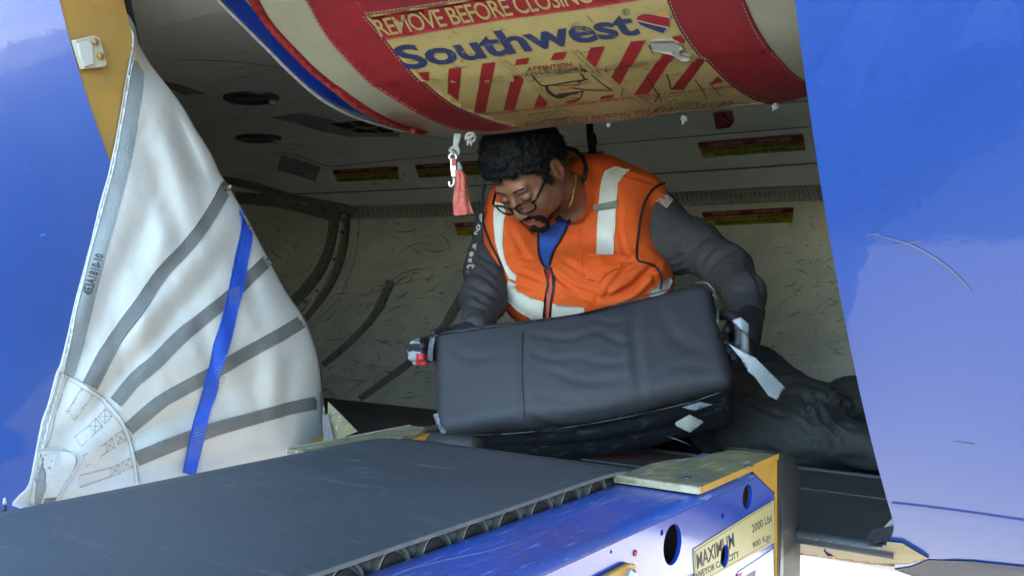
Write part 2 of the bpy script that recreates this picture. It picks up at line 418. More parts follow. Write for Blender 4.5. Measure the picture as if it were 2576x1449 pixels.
M['hair'] = mat('black_hair', (.006, .006, .008), (.014, .013, .014), rough=.6, nscale=120, bump=1.2, bscale=170, spec=.25)
M['beard'] = mat('beard', (.010, .007, .006), (.022, .013, .010), rough=.8, nscale=160, bump=.6, bscale=250, spec=.2)
M['vest'] = mat('orange_mesh_vest', (0.76, 0.09975, 0.0057), (0.684, 0.095, 0.0076), rough=.75, nscale=10, bump=.55, bscale=260, wave=(130, 'DIAGONAL', .4), spots=(.60, .12, .02), sscale=12, sthr=.66)
M['vest_dirty'] = mat('vest_pocket', (.82, .095, .004), rough=.7, bump=.4, bscale=250)
M['reflect'] = mat('reflective_tape', (0.62, 0.6, 0.52), (0.55, 0.53, 0.46), rough=.5, nscale=25, bump=.2, bscale=90)
M['tabgrey'] = mat('grey_tab', (.20, .21, .165), rough=.7, bump=.3, bscale=200)
M['trim'] = mat('black_trim', (.006, .006, .0065), rough=.7, bump=.3, bscale=200)
M['zip_red'] = mat('zip_tape_red', (.55, .09, .06), rough=.7)
M['shirt'] = mat('charcoal_shirt', (0.0448, 0.0416, 0.0432), (0.0352, 0.0336, 0.0352), rough=.8, nscale=10, bump=.4, bscale=180)
M['undershirt'] = mat('blue_shirt', (.018, .07, .32), (.014, .055, .26), rough=.8, nscale=14, bump=.4, bscale=160)
M['trousers'] = mat('black_trousers', (0.0252, 0.028, 0.0266), (0.0364, 0.0392, 0.0371), rough=.75, nscale=8, bump=.4, bscale=120)
M['glove'] = mat('black_glove', (.02, .02, .022), rough=.7, bump=.4, bscale=180)
M['glove_grey'] = mat('glove_grey', (.30, .31, .31), rough=.6)
M['glove_red'] = mat('glove_red', (.42, .03, .03), rough=.6)
M['gold'] = mat('gold_chain', (.75, .55, .18), rough=.25, metal=1)
M['frame_black'] = mat('black_plastic', (.004, .004, .0045), rough=.25)
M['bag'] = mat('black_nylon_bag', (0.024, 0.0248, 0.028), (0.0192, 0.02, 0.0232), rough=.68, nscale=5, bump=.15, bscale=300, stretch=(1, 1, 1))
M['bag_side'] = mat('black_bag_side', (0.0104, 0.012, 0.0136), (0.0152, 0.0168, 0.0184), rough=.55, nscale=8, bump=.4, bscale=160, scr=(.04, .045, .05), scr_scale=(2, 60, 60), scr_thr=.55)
M['piping'] = mat('grey_piping', (.11, .12, .125), rough=.5)
M['clear_tag'] = mat('pale_tag', (0.306, 0.3315, 0.3485), (0.255, 0.2805, 0.2975), rough=.4, nscale=20)
M['flag_white'] = mat('flag_white', (.55, .5, .48), rough=.6)
M['concrete'] = mat('apron_concrete', (0.2295, 0.221, 0.1997), (0.1913, 0.1827, 0.1658), rough=.8, nscale=.6, bump=.3, bscale=30, spots=(.2, .19, .18), sscale=1.2, sthr=.68)
gl = bpy.data.materials.new('lens_glass'); gl.use_nodes = True
gb = gl.node_tree.nodes['Principled BSDF']; gb.inputs['Transmission Weight'].default_value = 1; gb.inputs['Roughness'].default_value = .02; gb.inputs['IOR'].default_value = 1.03
gb.inputs['Base Color'].default_value = (.95, .95, .97, 1); M['glass'] = gl
M['lamp_lens'] = mat('lamp_lens', (.42, .42, .42), rough=.25, coat=.6)
M['reflection_dark'] = mat('reflection_dark', (.045, .045, .047), (.06, .06, .06), rough=.85, nscale=2, bump=.4, bscale=60)  # dark tone for the ground patch added for the skin's reflections
M['ground_white'] = mat('ground_white', (.75, .75, .72), rough=.7)
M['ground_red'] = mat('ground_red', (.6, .12, .16), rough=.7)
M['reflection_block'] = mat('reflection_block_wall', (.06, .075, .11), rough=.6)  # for the unseen box that darkens the mirrored horizon
M['rivet'] = mat('rivet_blue', (0.01328, 0.04897, 0.2158), rough=.34, coat=1, coatr=.06)
M['belly'] = mat('belly_shade_grey', (.045, .05, .07), (.03, .035, .05), rough=.6)  # shade under the keel put into the colour
M['plane_grey'] = mat('pale_fuselage', (.05, .12, .5), rough=.3, coat=.8)

# ------------------------------------------------------------------ ground
GZ = -1.78
o = G().grid(lambda a, b: (-600+1200*a, -600+1200*b, GZ), 8, 8).build('ground', M['concrete']); o['kind'] = 'structure'
o = G().add([(x, y, GZ+.003) for x, y in [(-1.55, 1.35), (-.97, .1), (-.49, -.98), (1.3, -5), (6, -16), (-60, -16), (-60, 1.35)]], [tuple(range(7))]).build('reflection_dark_patch', M['reflection_dark']); o['kind'] = 'structure'  # dark ground patch added to darken what the blue skin mirrors
g = G()
for k in range(-8, 9):
    g.box((k*6.1-.01, -60, GZ+.006), (k*6.1+.01, 60, GZ+.008)); g.box((-60, k*6.1+2.0, GZ+.0085), (60, k*6.1+2.02, GZ+.010))
o = g.build('apron_joints', M['dark']); o['kind'] = 'structure'

hg = G(); hg.box((-110, -50, GZ), (-14, -30, GZ+20)); o = hg.build('reflection_block', M['reflection_block']); o['kind'] = 'structure'  # unseen box added to block the bright horizon mirrored in the skin
# ------------------------------------------------------------------ the aircraft
XL, XR = -1.60, -.33; YC, ZCn, RAD = 2.70, .96, 1.88
plane = thing('airplane', 'glossy blue airliner with its lower cargo door open above the conveyor', 'airplane', (0, 2.7, GZ))
lowprof = [(1.3854, -.384), (1.47, -.443), (1.60, -.490), (1.76, -.532), (1.95, -.568), (2.3, -.59), (2.7, -.595)]
def prof(X, q):
    """outer skin; q: 0 = top of visible flank ... 1 = keel"""
    # upper part on the circle, z from 2.2 down to -.349; lower part follows the swept-up belly
    if q < .7:
        z = 2.5+(-.384-2.5)*(q/.7); y = YC-math.sqrt(max(0, RAD**2-(z-ZCn)**2)) if abs(z-ZCn) < RAD else YC
        y0, z0 = y, z
    else:
        a = (q-.7)/.3*(len(lowprof)-1); i = min(int(a), len(lowprof)-2); fr = a-i
        y0 = lowprof[i][0]*(1-fr)+lowprof[i+1][0]*fr; z0 = lowprof[i][1]*(1-fr)+lowprof[i+1][1]*fr
    # forward (left) the wing fairing makes the flank fuller and lower
    k = min(1, max(0, (-1.75-X)/.9)); k = k*k*(3-2*k)
    if k > 0 and q > .45:
        a = (q-.45)/.55
        yf = .935+.20*a+1.6*max(0, a-.72)**1.3*4; zf = .21-1.15*a**.9+.0*a
        b = min(1, a/.25); b = b*b*(3-2*b)*k
        y0 = y0*(1-b)+yf*b; z0 = z0*(1-b)+zf*b
    # nose/tail taper to the right, beyond the frame
    if X > 0.9:
        s_ = max(.02, math.sqrt(max(0, 1-((X-0.9)/5.0)**2))); y0 = YC+(y0-YC)*s_; z0 = ZCn+(z0-ZCn)*s_
    return Vector((X, y0, z0))
def qz(z): return .7*(z-2.5)/(-.384-2.5)
ZT = .60                                    # top of the door opening
def qrow(n0, n1, n): return [n0+(n1-n0)*i/n for i in range(n+1)]
def edge_x(side, q):
    """door-edge position with rounded lower corners"""
    z = prof(-1, q).z if q < .7 else -.384
    d = max(0, (-.384+.06)-z)/.06
    r = .055*(1-math.sqrt(max(0, 1-min(1, d)**2)))
    return (XR-r) if side > 0 else (XL+r)
skin = G()
qA, qB = qz(ZT), .7
def patch(x0f, x1f, q0, q1, nx, nq, pw=1.0):
    def fn(a, b):
        q = q0+(q1-q0)*b; xa = x0f(q); xb = x1f(q); return prof(xa+(xb-xa)*a**pw, q)
    skin.grid(fn, nx, nq)
# corner rows need finer steps: split the door range in two
qc = qz(-.384+.06)
for (qa, qb_, n) in ((qA, qc, 26), (qc, qB, 10)):
    patch(lambda q: edge_x(1, q), lambda q: 1.2, qa, qb_, 16, n)
    patch(lambda q: edge_x(-1, q), lambda q: -4.2, qa, qb_, 40, n)
    patch(lambda q: 1.2, lambda q: 5.89, qa, qb_, 24, n)
    patch(lambda q: -4.2, lambda q: -16, qa, qb_, 6, n)
for (xa, xb, nx) in ((edge_x(-1, .7), edge_x(1, .7), 20), (edge_x(1, .7), 1.2, 16), (1.2, 5.89, 24), (edge_x(-1, .7), -4.2, 40), (-4.2, -16, 6)):
    patch(lambda q, xa=xa: xa, lambda q, xb=xb: xb, .7, 1.0, nx, 24)
for (xa, xb, nx) in ((XL, XR, 12), (XR, 1.2, 10), (1.2, 5.89, 24), (XL, -4.2, 24), (-4.2, -16, 6)):
    patch(lambda q, xa=xa: xa, lambda q, xb=xb: xb, 0, qA, nx, 14)
fus = skin.build('fuselage_skin', M['blue'], plane, True)
fus.modifiers.new('weld', 'WELD').merge_threshold = .0005
fus_bvh = skin.bvh()
# far side and crown (closes the shell so the hold is dark and the shadow is right)
g = G()
def far(a, b):
    X = -16+21.89*a; th = R(90)+(R(-90)-R(90))*b   # from top over the far side to the keel
    s_ = 1 if X < .9 else max(.02, math.sqrt(max(0, 1-((X-0.9)/5.0)**2)))
    return (X, YC+RAD*math.cos(th)*s_*1.0, ZCn+(RAD*math.sin(th) if th > 0 else (1.53)*math.sin(th))*s_ + (.0 if th <= 0 else 0))
g.grid(far, 30, 24)
def crown(a, b):
    X = -16+21.89*a; s_ = 1 if X < .9 else max(.02, math.sqrt(max(0, 1-((X-0.9)/5.0)**2)))
    y = YC-math.sqrt(RAD**2-(2.5-ZCn)**2); y0 = YC-(YC-y)*s_; z0 = ZCn+(2.5-ZCn)*s_
    return (X, y0+(YC-y0)*b, z0+((ZCn+RAD*s_)-z0)*math.sin(b*math.pi/2))
g.grid(crown, 30, 6)
g.build('fuselage_crown', M['blue'], plane, True)
# skin thickness seen along the door edge
g = G()
def lip(side, d):
    rows = []
    for q in qrow(qA, qB, 60):
        p = prof(edge_x(side, q), q); rows.append((p, p+Vector((0, d, d*.25))))
    g.add([x for r_ in rows for x in r_], [(2*i, 2*i+1, 2*i+3, 2*i+2) for i in range(60)])
lip(1, .05)
g.build('door_edge', M['metal'], plane, True)
# right jamb return (aft side of opening), mostly edge-on
g = G()
def jr(a, b):
    q = qA+(qB-qA)*b; p = prof(edge_x(1, q)+.004, q); return p+Vector((0, .02+.25*a, .02*a))
g.grid(jr, 2, 40); g.build('door_jamb', M['lining_up'], plane, True)
# left jamb: yellow primer return
g = G()
def jl(a, b):
    q = qA+(qB-qA)*b; p = prof(edge_x(-1, q), q); w_ = .125
    return p+Vector((-.004-.0*a, .002+w_*a, .02*a))
g.grid(jl, 6, 60)
jamb = g.build('door_jamb', M['yellow_primer'], plane, True, label='yellow primed door jamb')
jb = g.bvh()
# dark gap behind jamb, then lining return
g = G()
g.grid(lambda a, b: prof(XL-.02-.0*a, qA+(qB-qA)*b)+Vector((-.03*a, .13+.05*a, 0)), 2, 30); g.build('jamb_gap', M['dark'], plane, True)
# latch fitting on the yellow jamb
q = z1((470, 275), (600, 245), (640, 260), (690, 440), (670, 455), (530, 470))
g = G(); face = [atX(u, v, XL+.0) for u, v in q]
g.prism([p+Vector((.0, 0, 0)) for p in face], (.014, 0, 0))
lt = g.build('latch_fitting', M['shield_cream'], plane, bevel=.002)
g = G(); g.prism([atX(u, v, XL)+Vector((.014, 0, 0)) for u, v in z1((480, 300), (545, 285), (580, 310), (590, 440), (530, 455), (500, 400))], (.005, 0, 0))
g.build('latch_pocket', M['canvas'], lt, bevel=.0015)
for (x, y) in ((600, 290), (635, 385)):
    c_ = atX(*z1((x, y))[0], XL)+Vector((.014, 0, 0)); G().cyl(c_, c_+Vector((.005, 0, 0)), .006, 14).build('bolt', M['yellow_primer'], lt, True)
# rivets on the right-hand skin
riv = [(320, 108), (477, 122), (333, 232), (487, 266), (343, 350), (503, 400), (670, 392), (360, 466), (375, 577), (520, 540), (683, 530),
       (528, 660), (655, 655), (388, 692), (760, 655), (868, 650), (403, 797), (543, 808), (415, 900), (562, 960), (723, 950), (887, 940),
       (430, 1010), (575, 1075), (743, 1057), (447, 1090), (232, 600), (220, 460), (205, 320)]
pr = G(); pr.tube([(0, 0, -.001), (0, 0, .0004), (0, 0, .0004)], [.0035, .0035, .0033], 14)
pm = None
for i, (x, y) in enumerate(riv):
    u, v = 1951.5+x*.4848, y*.4848
    p, n = cast(fus_bvh, u, v)
    if pm is None:
        pm = pr.build('rivet', M['rivet'], plane); ro = pm
    else:
        ro = pm.copy(); COL.objects.link(ro); ro.parent = plane
    ro.location = p-base_of(plane); ro.rotation_mode = 'QUATERNION'; ro.rotation_quaternion = n.to_track_quat('Z', 'Y')
pm.data.transform(Matrix.Translation(base_of(plane)))
# lap joint, scrape marks on the skin
def onskin(pts, w_, name, m_, off=.0012): return drape2d(ribbon(pts, w_), fus_bvh, off, name, m_, plane, step=0)
onskin([(2243, 1267), (2330, 1277), (2450, 1293), (2580, 1312)], 6, 'lap_joint', M['blue_dark'], .003)
sc = [onskin([(2200, 590), (2290, 615), (2370, 660), (2430, 715), (2445, 740)], [1, 3, 3.5, 3, 1], 'scrape', M['thread']),
      onskin([(2180, 590), (2215, 587)], 1.5, 'scrape', M['thread']), onskin([(2230, 620), (2318, 605)], [.5, 1.8], 'scrape', M['thread']),
      onskin([(2400, 1110), (2452, 1118)], [1.5, 3], 'scrape', M['thread'])]

def sm2(p): return [tuple(q) for q in crom(p, 4)]
# --- sill, scuff plates under the opening
g = G()
sx0, sx1 = XL+.05, XR-.004
def silltop(a, b):
    X = sx0+(sx1-sx0)*a
    y = 1.392+b*.52; z = -.381-.008*b
    if a > .96: y += 0
    return (X, y, z)
g.grid(silltop, 20, 3)
g.build('hold_threshold', M['floor'], plane, True)
g = G()   # rounded rubber nose along the sill
def nose(a, b):
    X = (XL+.04)+((XR-.012)-(XL+.04))*a; th = R(-100)+R(200)*b
    rr = .011
    return (X, 1.390-rr*math.cos(th)*.9, -.386+rr*math.sin(th))
g.grid(nose, 30, 8); g.build('sill_nose', M['sill'], plane, True)
for uv_, nm, m_, off in (([(2080, 1352), (2235, 1362), (2266, 1335), (2262, 1328), (2245, 1372), (2180, 1392), (2095, 1380)], 'scuff_plate', M['tan'], .004),):
    pass
drape2d(polybm([(1950, 1346), (2077, 1354), (2073, 1386), (2086, 1404), (1950, 1384)]), fus_bvh, .009, 'scuff_plate', M['tan'], plane, step=5, skirt=.008)
drape2d(polybm([(2080, 1355), (2180, 1366), (2235, 1362), (2270, 1366), (2336, 1405), (2285, 1418), (2225, 1420), (2105, 1405), (2090, 1392), (2078, 1386)]), fus_bvh, .009, 'scuff_plate', M['tan'], plane, step=5, skirt=.008)
drape2d(ribbon([(1940, 1384), (2060, 1397), (2160, 1412), (2250, 1424)], [5, 6, 6, 3]), fus_bvh, .007, 'sill_trim', M['orange_edge'], plane, step=5, skirt=.006)
drape2d(polybm([(2250, 1432), (2290, 1426), (2335, 1408), (2450, 1412), (2600, 1428), (2600, 1470), (2400, 1470), (2300, 1450)]), fus_bvh, .004, 'belly_shade_strip', M['belly'], plane, step=6, skirt=.003)  # dark shade band low on the belly, painted as a strip

# --- hold interior
wprof = [(-.50, 2.60), (-.50, 2.70), (-.43, 2.88), (-.36, 3.04), (-.22, 3.27), (-.09, 3.42), (.10, 3.52), (.295, 3.55)]
upprof = [(.295, 3.55), (.40, 3.38), (.52, 3.16), (.565, 2.95), (.565, 2.2), (.565, 1.6), (.565, 1.3), (.60, 1.12), (.63, .98)]
def profgrid(pr, x0, x1, nx):
    g = G(); c_ = crom([(a, b) for a, b in pr], 4)
    g.grid(lambda a, b: (x0+(x1-x0)*a, c_[int(round(b*(len(c_)-1)))][1], c_[int(round(b*(len(c_)-1)))][0]), nx, len(c_)-1); return g
HX0, HX1 = -5.2, 1.4
xs = [HX0, -3.52, 1.4]
gw = profgrid(wprof, HX0, HX1, 30)
wall_parts = []
for i in range(2):
    wall_parts.append(profgrid(wprof, xs[i]+.002, xs[i+1]-.002, 12).build('sidewall_panel', M['lining'], plane, True))
gu = G(); 
for k in range(len(upprof)-1):
    (za, ya), (zb, yb) = upprof[k], upprof[k+1]
    gu.grid(lambda a, b: (HX0+(HX1-HX0)*a, ya+(yb-ya)*b, za+(zb-za)*b), 20, 3)
gu.build('ceiling_panel', M['lining_up'], plane)
hold = G(); hold.add(gw.v, gw.f); hold.add(gu.v, gu.f); hb = hold.bvh()
g = G()
g.grid(lambda a, b: (HX0+(HX1-HX0)*a, 1.905+.8*b, -.389-.111*min(1, b*4)), 12, 8)
g.grid(lambda a, b: (HX0+(XL-HX0)*a, 1.45+.46*b, -.389), 6, 2); g.grid(lambda a, b: (XR+(HX1-XR)*a, 1.45+.46*b, -.389), 6, 2)
g.build('hold_floor', M['floor'], plane)
g = G()   # end bulkheads and near-side lining close the hold
for hx in (HX0, HX1):
    G().add([(hx, .98, .63), (hx, 3.6, .63), (hx, 3.6, -.55), (hx, 1.3, -.55)], [(0, 1, 2, 3)]).build('bulkhead', M['lining_up'], plane)
for x0, x1 in ((HX0, XL-.03), (XR+.03, HX1)):
    g = G(); g.grid(lambda a, b: prof(-1.0, qA+(qB-qA)*b)+Vector((1.0+x0+(x1-x0)*a, .14, 0)), 4, 20)
    g.build('near_lining', M['lining_up'], plane, True)
# dark floor edge lines
G().box((-1.4, 1.700, -.386), (XR-.01, 1.710, -.3835)).build('floor_strip', M['floor_line'], plane)
G().box((-1.4, 1.885, -.389), (XR-.01, 1.897, -.3845)).build('floor_strip', M['floor_line'], plane)
# seams: tape strips on the wall
def onhold(bm, off, name, m_, step=14, skirt=.002, parent=plane, label=None): return drape2d(bm, hb, off, name, m_, parent, step=step, skirt=skirt, tfall=3.8, label=label)
seam_u = [(702, 497), (780, 512), (860, 535), (1000, 532), (1150, 527), (1300, 522), (1480, 512), (1650, 503), (1800, 497), (1950, 489), (2070, 485)]
onhold(ribbon(seam_u[2:], [34, 34, 34, 34, 34, 36, 38, 40, 42]), .004, 'seam_tape', M['tape_light'])
# stitch ticks on the tape
bms = []
random.seed(3)
for k in range(96):
    u = 900+k*12.2; v = 533-(u-900)*.041; bms.append(ribbon([(u-2+random.uniform(-2, 2), v-13+random.uniform(-3, 3)), (u+1, v), (u+3+random.uniform(-2, 2), v+13+random.uniform(-3, 3))], random.uniform(1.6, 3.2), 2))
onhold(merge_bm(bms), .006, 'seam_stitches', M['joint'], step=0, skirt=0)
onhold(ribbon([(560, 452), (640, 470), (730, 497), (868, 527), (890, 540)], [20, 22, 22, 26, 30]), .005, 'seam_tape', M['tape'])
onhold(ribbon([(590, 497), (700, 508), (790, 527), (858, 550)], [30, 32, 34, 30]), .004, 'seam_tape', M['tape'])
onhold(ribbon([(872, 545), (865, 610), (845, 680), (815, 735), (770, 790), (740, 830)], [22, 24, 26, 28, 28, 28]), .004, 'seam_tape', M['tape'])
onhold(ribbon([(842, 560), (828, 630), (800, 690), (760, 740), (725, 775)], [26, 26, 28, 28, 28]), .004, 'seam_tape', M['tape'])
onhold(ribbon([(862, 560), (848, 640), (822, 705), (785, 760), (755, 800)], 9), .009, 'frame_cap', M['lining'], skirt=.006)
onhold(ribbon([(985, 708), (945, 788), (875, 865), (812, 918)], [24, 20, 18, 16]), .005, 'seam_tape', M['tape'])
onhold(ribbon([(1170, 738), (1115, 825), (1045, 900), (965, 960), (905, 1003)], [26, 22, 20, 18, 16]), .005, 'seam_tape', M['tape'])
random.seed(31); bms = []
for (u0, u1, v0, v1, n_, L0, am) in ((640, 860, 560, 900, 90, 9, 1.2), (800, 1180, 700, 1000, 120, 26, -.25), (930, 1170, 560, 700, 22, 26, -.1), (1930, 2130, 640, 930, 70, 14, -.2), (1920, 2130, 560, 640, 6, 20, 0), (560, 900, 160, 420, 26, 16, .1), (900, 1300, 440, 480, 40, 10, -.4)):
    for k in range(n_):
        u, v = random.uniform(u0, u1), random.uniform(v0, v1); a_ = am+random.gauss(0, .45); L = random.expovariate(1/L0)+3; c_ = random.gauss(0, .18)
        q = [(u, v), (u+L*.5*math.cos(a_), v+L*.5*math.sin(a_)), (u+L*math.cos(a_+c_), v+L*math.sin(a_+c_))]
        bms.append(ribbon(q, [.3, random.uniform(.8, 2.4), .4], 3))
o = onhold(merge_bm(bms), .0022, 'wall_scuffs', M['scuffmark'], step=0, skirt=0); o['kind'] = 'stuff'
sp = G(); sp.tube([(0, 0, -.001), (0, 0, .002)], .0075, 10); scr0 = None
for u, v in [(750, 510), (813, 522), (877, 538), (722, 498), (690, 494), (640, 487), (864, 585), (844, 655), (800, 733), (772, 763)]:
    p, n = cast(hb, u, v)
    if scr0 is None:
        scr0 = sp.build('screw', M['dark'], plane, True); scr0.data.transform(Matrix.Translation(base_of(plane))); r_ = scr0
    else: r_ = scr0.copy(); COL.objects.link(r_); r_.parent = plane
    r_.location = p+n*.009-base_of(plane); r_.rotation_mode = 'QUATERNION'; r_.rotation_quaternion = n.to_track_quat('Z', 'Y')
# grooves between ceiling facets
onhold(ribbon([(735, 489), (930, 481), (1133, 471), (1400, 455), (1649, 436), (1850, 424), (2060, 409)], [3, 3, 3, 3, 4, 4, 4]), .003, 'panel_joint', M['joint'], skirt=0)
onhold(ribbon([(702, 383), (780, 404), (832, 419), (905, 412), (1120, 392), (1400, 372), (1757, 341), (2035, 318)], [2, 2, 2, 2, 2, 2, 3, 3]), .003, 'panel_joint', M['tape'], skirt=0)
onhold(ribbon([(450, 150), (600, 157), (720, 173)], 1.6), .003, 'panel_joint', M['joint'], skirt=0)
onhold(ribbon([(702, 410), (760, 425), (800, 440)], 40), .003, 'scuffed_panel', M['scuffpatch'], skirt=0)
# scuffs, the dark cut-out panel, red tape
onhold(polybm(z1((1080, 545), (1180, 560), (1385, 628), (1230, 640), (1130, 590))), .003, 'scuffed_patch', M['scuffpatch'], skirt=0)
onhold(polybm([(678, 296), (757, 285), (830, 300), (900, 325), (1010, 335), (1000, 345), (880, 345), (800, 330), (740, 310)]), .003, 'scuffed_patch', M['scuffpatch'], skirt=0)
onhold(polybm([(828, 312), (890, 305), (965, 306), (1010, 318), (985, 335), (900, 334)]), .008, 'recess_panel', M['dark'], skirt=.006)
onhold(ribbon([(880, 308), (920, 325), (975, 312)], 3), .014, 'net_cord', M['tape_light'], skirt=.004)
onhold(ribbon([(870, 330), (915, 320), (960, 334)], 3), .014, 'net_cord', M['tape_light'], skirt=.004)
onhold(polybm([(1793, 285), (1842, 279), (1848, 305), (1838, 318), (1802, 323)]), .006, 'red_tape', M['placard_red'], skirt=.004)
onhold(ribbon([(1815, 282), (1830, 300), (1843, 312)], 3), .010, 'tape_crease', M['dark'], skirt=0)
# two ceiling lamps, oval when seen from below
def lamp(cu, cv, t0, rx):
    c_, n = cast(hb, cu, cv)
    pts = lambda r, z: [c_+Vector((r*math.cos(a_)*rx, r*math.sin(a_)*rx*.8, z)) for a_ in [k*2*math.pi/28 for k in range(28)]]
    g = G(); rings = [pts(1, -.0005), pts(1, -.010), pts(.86, -.016), pts(.66, -.016), pts(.62, -.004)]
    v = [p for r_ in rings for p in r_]; f = [(i*28+k, i*28+(k+1) % 28, (i+1)*28+(k+1) % 28, (i+1)*28+k) for i in range(4) for k in range(28)]
    g.add(v, f); fr = g.build('ceiling_lamp', M['steel_dark'], plane, True)
    G().add(pts(.63, -.006), [tuple(range(28))]).build('lens', M['lamp_lens'], fr)
    q = c_+Vector((rx*.75*CS, rx*.62*SN, -.016)); G().cyl(q, q+Vector((0, 0, -.012)), .012, 12).build('latch_knob', M['tape_light'], fr)
lamp(632, 243, 3, .098); lamp(650, 345, 3.9, .105)
# placards
def placard(q, clip=None, rows=('STACK BELOW RED LINE FOR SMOKE DETECTOR &', 'FIRE SUPPRESSION TO WORK PROPERLY')):
    tl, tr, br, bl = [Vector((a, b, 0)) for a, b in q]
    B = lambda a, b: tuple(((tl*(1-a)+tr*a)*(1-b)+(bl*(1-a)+br*a)*b)[:2])
    pb = onhold(polybm([B(0, .34), B(1, .34), B(1, 1), B(.02, 1)]), .004, 'placard', M['placard_yellow'], step=0, skirt=.001)
    onhold(polybm([B(-.01, 0), B(1, 0), B(1.005, .36), B(0, .36)]), .0046, 'red_band', M['placard_red'], step=0, skirt=.001, parent=pb)
    tq = lambda a0, a1, b0, b1: (B(a0, b1), B(a1, b1), B(a1, b0), B(a0, b0))
    for s_, a0, a1 in (('DO NOT STACK', .10, .42), ('DO NOT LOAD', .56, .88)): onhold(textbm(s_, tq(a0, a1, .08, .28), .02), .0058, 'placard_lettering', M['placard_white'], step=0, skirt=0, parent=pb)
    ar = []
    for ax in (.025, .49, .945):
        for dx in (0, .02): 
            ar.append(polybm([B(ax+dx, .08), B(ax+dx+.006, .08), B(ax+dx+.006, .2), B(ax+dx+.012, .2), B(ax+dx+.003, .31), B(ax+dx-.006, .2), B(ax+dx, .2)]))
    onhold(merge_bm(ar), .0059, 'arrow_marks', M['placard_black'], step=0, skirt=0, parent=pb)
    onhold(merge_bm([textbm(rows[0], tq(.03, .975, .42, .63), .02), textbm(rows[1], tq(.13, .86, .70, .91), .02)]), .0058, 'placard_text', M['placard_black'], step=0, skirt=0, parent=pb)
placard([(1758, 357), (2020, 336), (2027, 376), (1764, 396)])
placard([(1769, 534), (1997, 522), (1994, 560), (1771, 570)])
placard([(837, 428), (1001, 418), (1004, 451), (845, 458)])
placard([(1045, 415), (1222, 403), (1226, 440), (1050, 448)])
placard([(1147, 562), (1392, 549), (1394, 584), (1147, 594)])
placard([(1300, 392), (1518, 379), (1520, 412), (1303, 428)])

# --- open cargo door (blue outer skin facing down) and its edge
DPROF = crom([(.86, .73), (.96, .665), (1.08, .585), (1.18, .520), (1.255, .475), (1.311, .442), (1.36, .412), (1.43, .374), (1.50, .349), (1.58, .334), (1.67, .326), (1.745, .323), (1.80, .331), (1.835, .352), (1.84, .38)], 5)
def door_surf(x0, x1, off, n, i0=0, i1=None, lowlift=0):
    g = G(); pr = DPROF[i0:i1]
    g.grid(lambda a, b: (x0+(x1-x0)*a, pr[int(round(b*(len(pr)-1)))][0]+off*.3, pr[int(round(b*(len(pr)-1)))][1]+off), n, len(pr)-1); return g
nD = len(DPROF)
g = door_surf(-1.575, -.30, .03, 12)
g2 = [(v.x, v.y, v.z+.05) for v in g.v]; nv = len(g.v); inner = G().add(g2, [list(reversed(f)) for f in g.f])
door = g.build('cargo_door', M['blue_dark'], plane, True)
inner.build('door_inner_face', M['lining_up'], door, True)
G().add([p for q in DPROF for p in ((-1.578, q[0]+.009, q[1]+.028), (-1.578, q[0]+.009, q[1]+.082))], [(2*i, 2*i+1, 2*i+3, 2*i+2) for i in range(nD-1)]).build('door_edge', M['metal'], door)
G().tube([(-1.58, q[0]+.012, q[1]+.027) for q in DPROF], .004, 6).build('door_seal', M['tape_light'], door, True)

# ------------------------------------------------------------------ padded shield hanging over the open door
SXL, SXR = -1.475, -.335
shield = thing('door_shield', 'red and cream padded cover hung on the open cargo door, printed REMOVE BEFORE CLOSING', 'door cover', (-.9, 1.5, .33))
wide = door_surf(-2.2, .4, 0, 30, 0, nD); 
def cushion(x):                     # the padded cover sags a little between its seams
    return -.006*math.sin(math.pi*min(1, max(0, (x-SXL)/(SXR-SXL))))
sg = G(); pr = DPROF
sg.grid(lambda a, b: (SXL+(SXR-SXL)*a, pr[int(round(b*(len(pr)-1)))][0], pr[int(round(b*(len(pr)-1)))][1]+.0015*math.sin(a*23+b*9)), 60, len(pr)-1)
sgb = sg.bvh(); n0 = len(sg.v)
shell = G().add(sg.v, sg.f)
sh = shell.build('padded_cover', M['shield_cream'], shield, True)
so = sh.modifiers.new('solid', 'SOLIDIFY'); so.thickness = .022; so.offset = 1
wb = wide.bvh()
def onsh(bm, off, name, m_, step=16, skirt=.002, parent=shield): return drape2d(bm, sgb, off, name, m_, parent, step=step, skirt=skirt, tfall=2.0)
def xz(seq): return seq
outer = z2((-60, -140), (30, 0), (140, 190), (330, 400), (520, 580), (800, 790), (1000, 910), (1200, 990), (1330, 1018))
bandL = z2((330, -170), (440, 0), (600, 280), (850, 560), (1000, 690), (1300, 870), (1550, 975), (1800, 1000))
seamL = z2((885, 100), (1045, 285), (1150, 420), (1300, 590), (1500, 760), (1700, 860), (1900, 930), (2050, 968))
seamR = z3((1095, -4), (1190, 210), (1300, 370), (1450, 540), (1600, 680), (1740, 770), (1850, 806))
outR = z3((1640, -120), (1690, 0), (1780, 200), (1900, 390), (2050, 560), (2150, 630), (2200, 650))
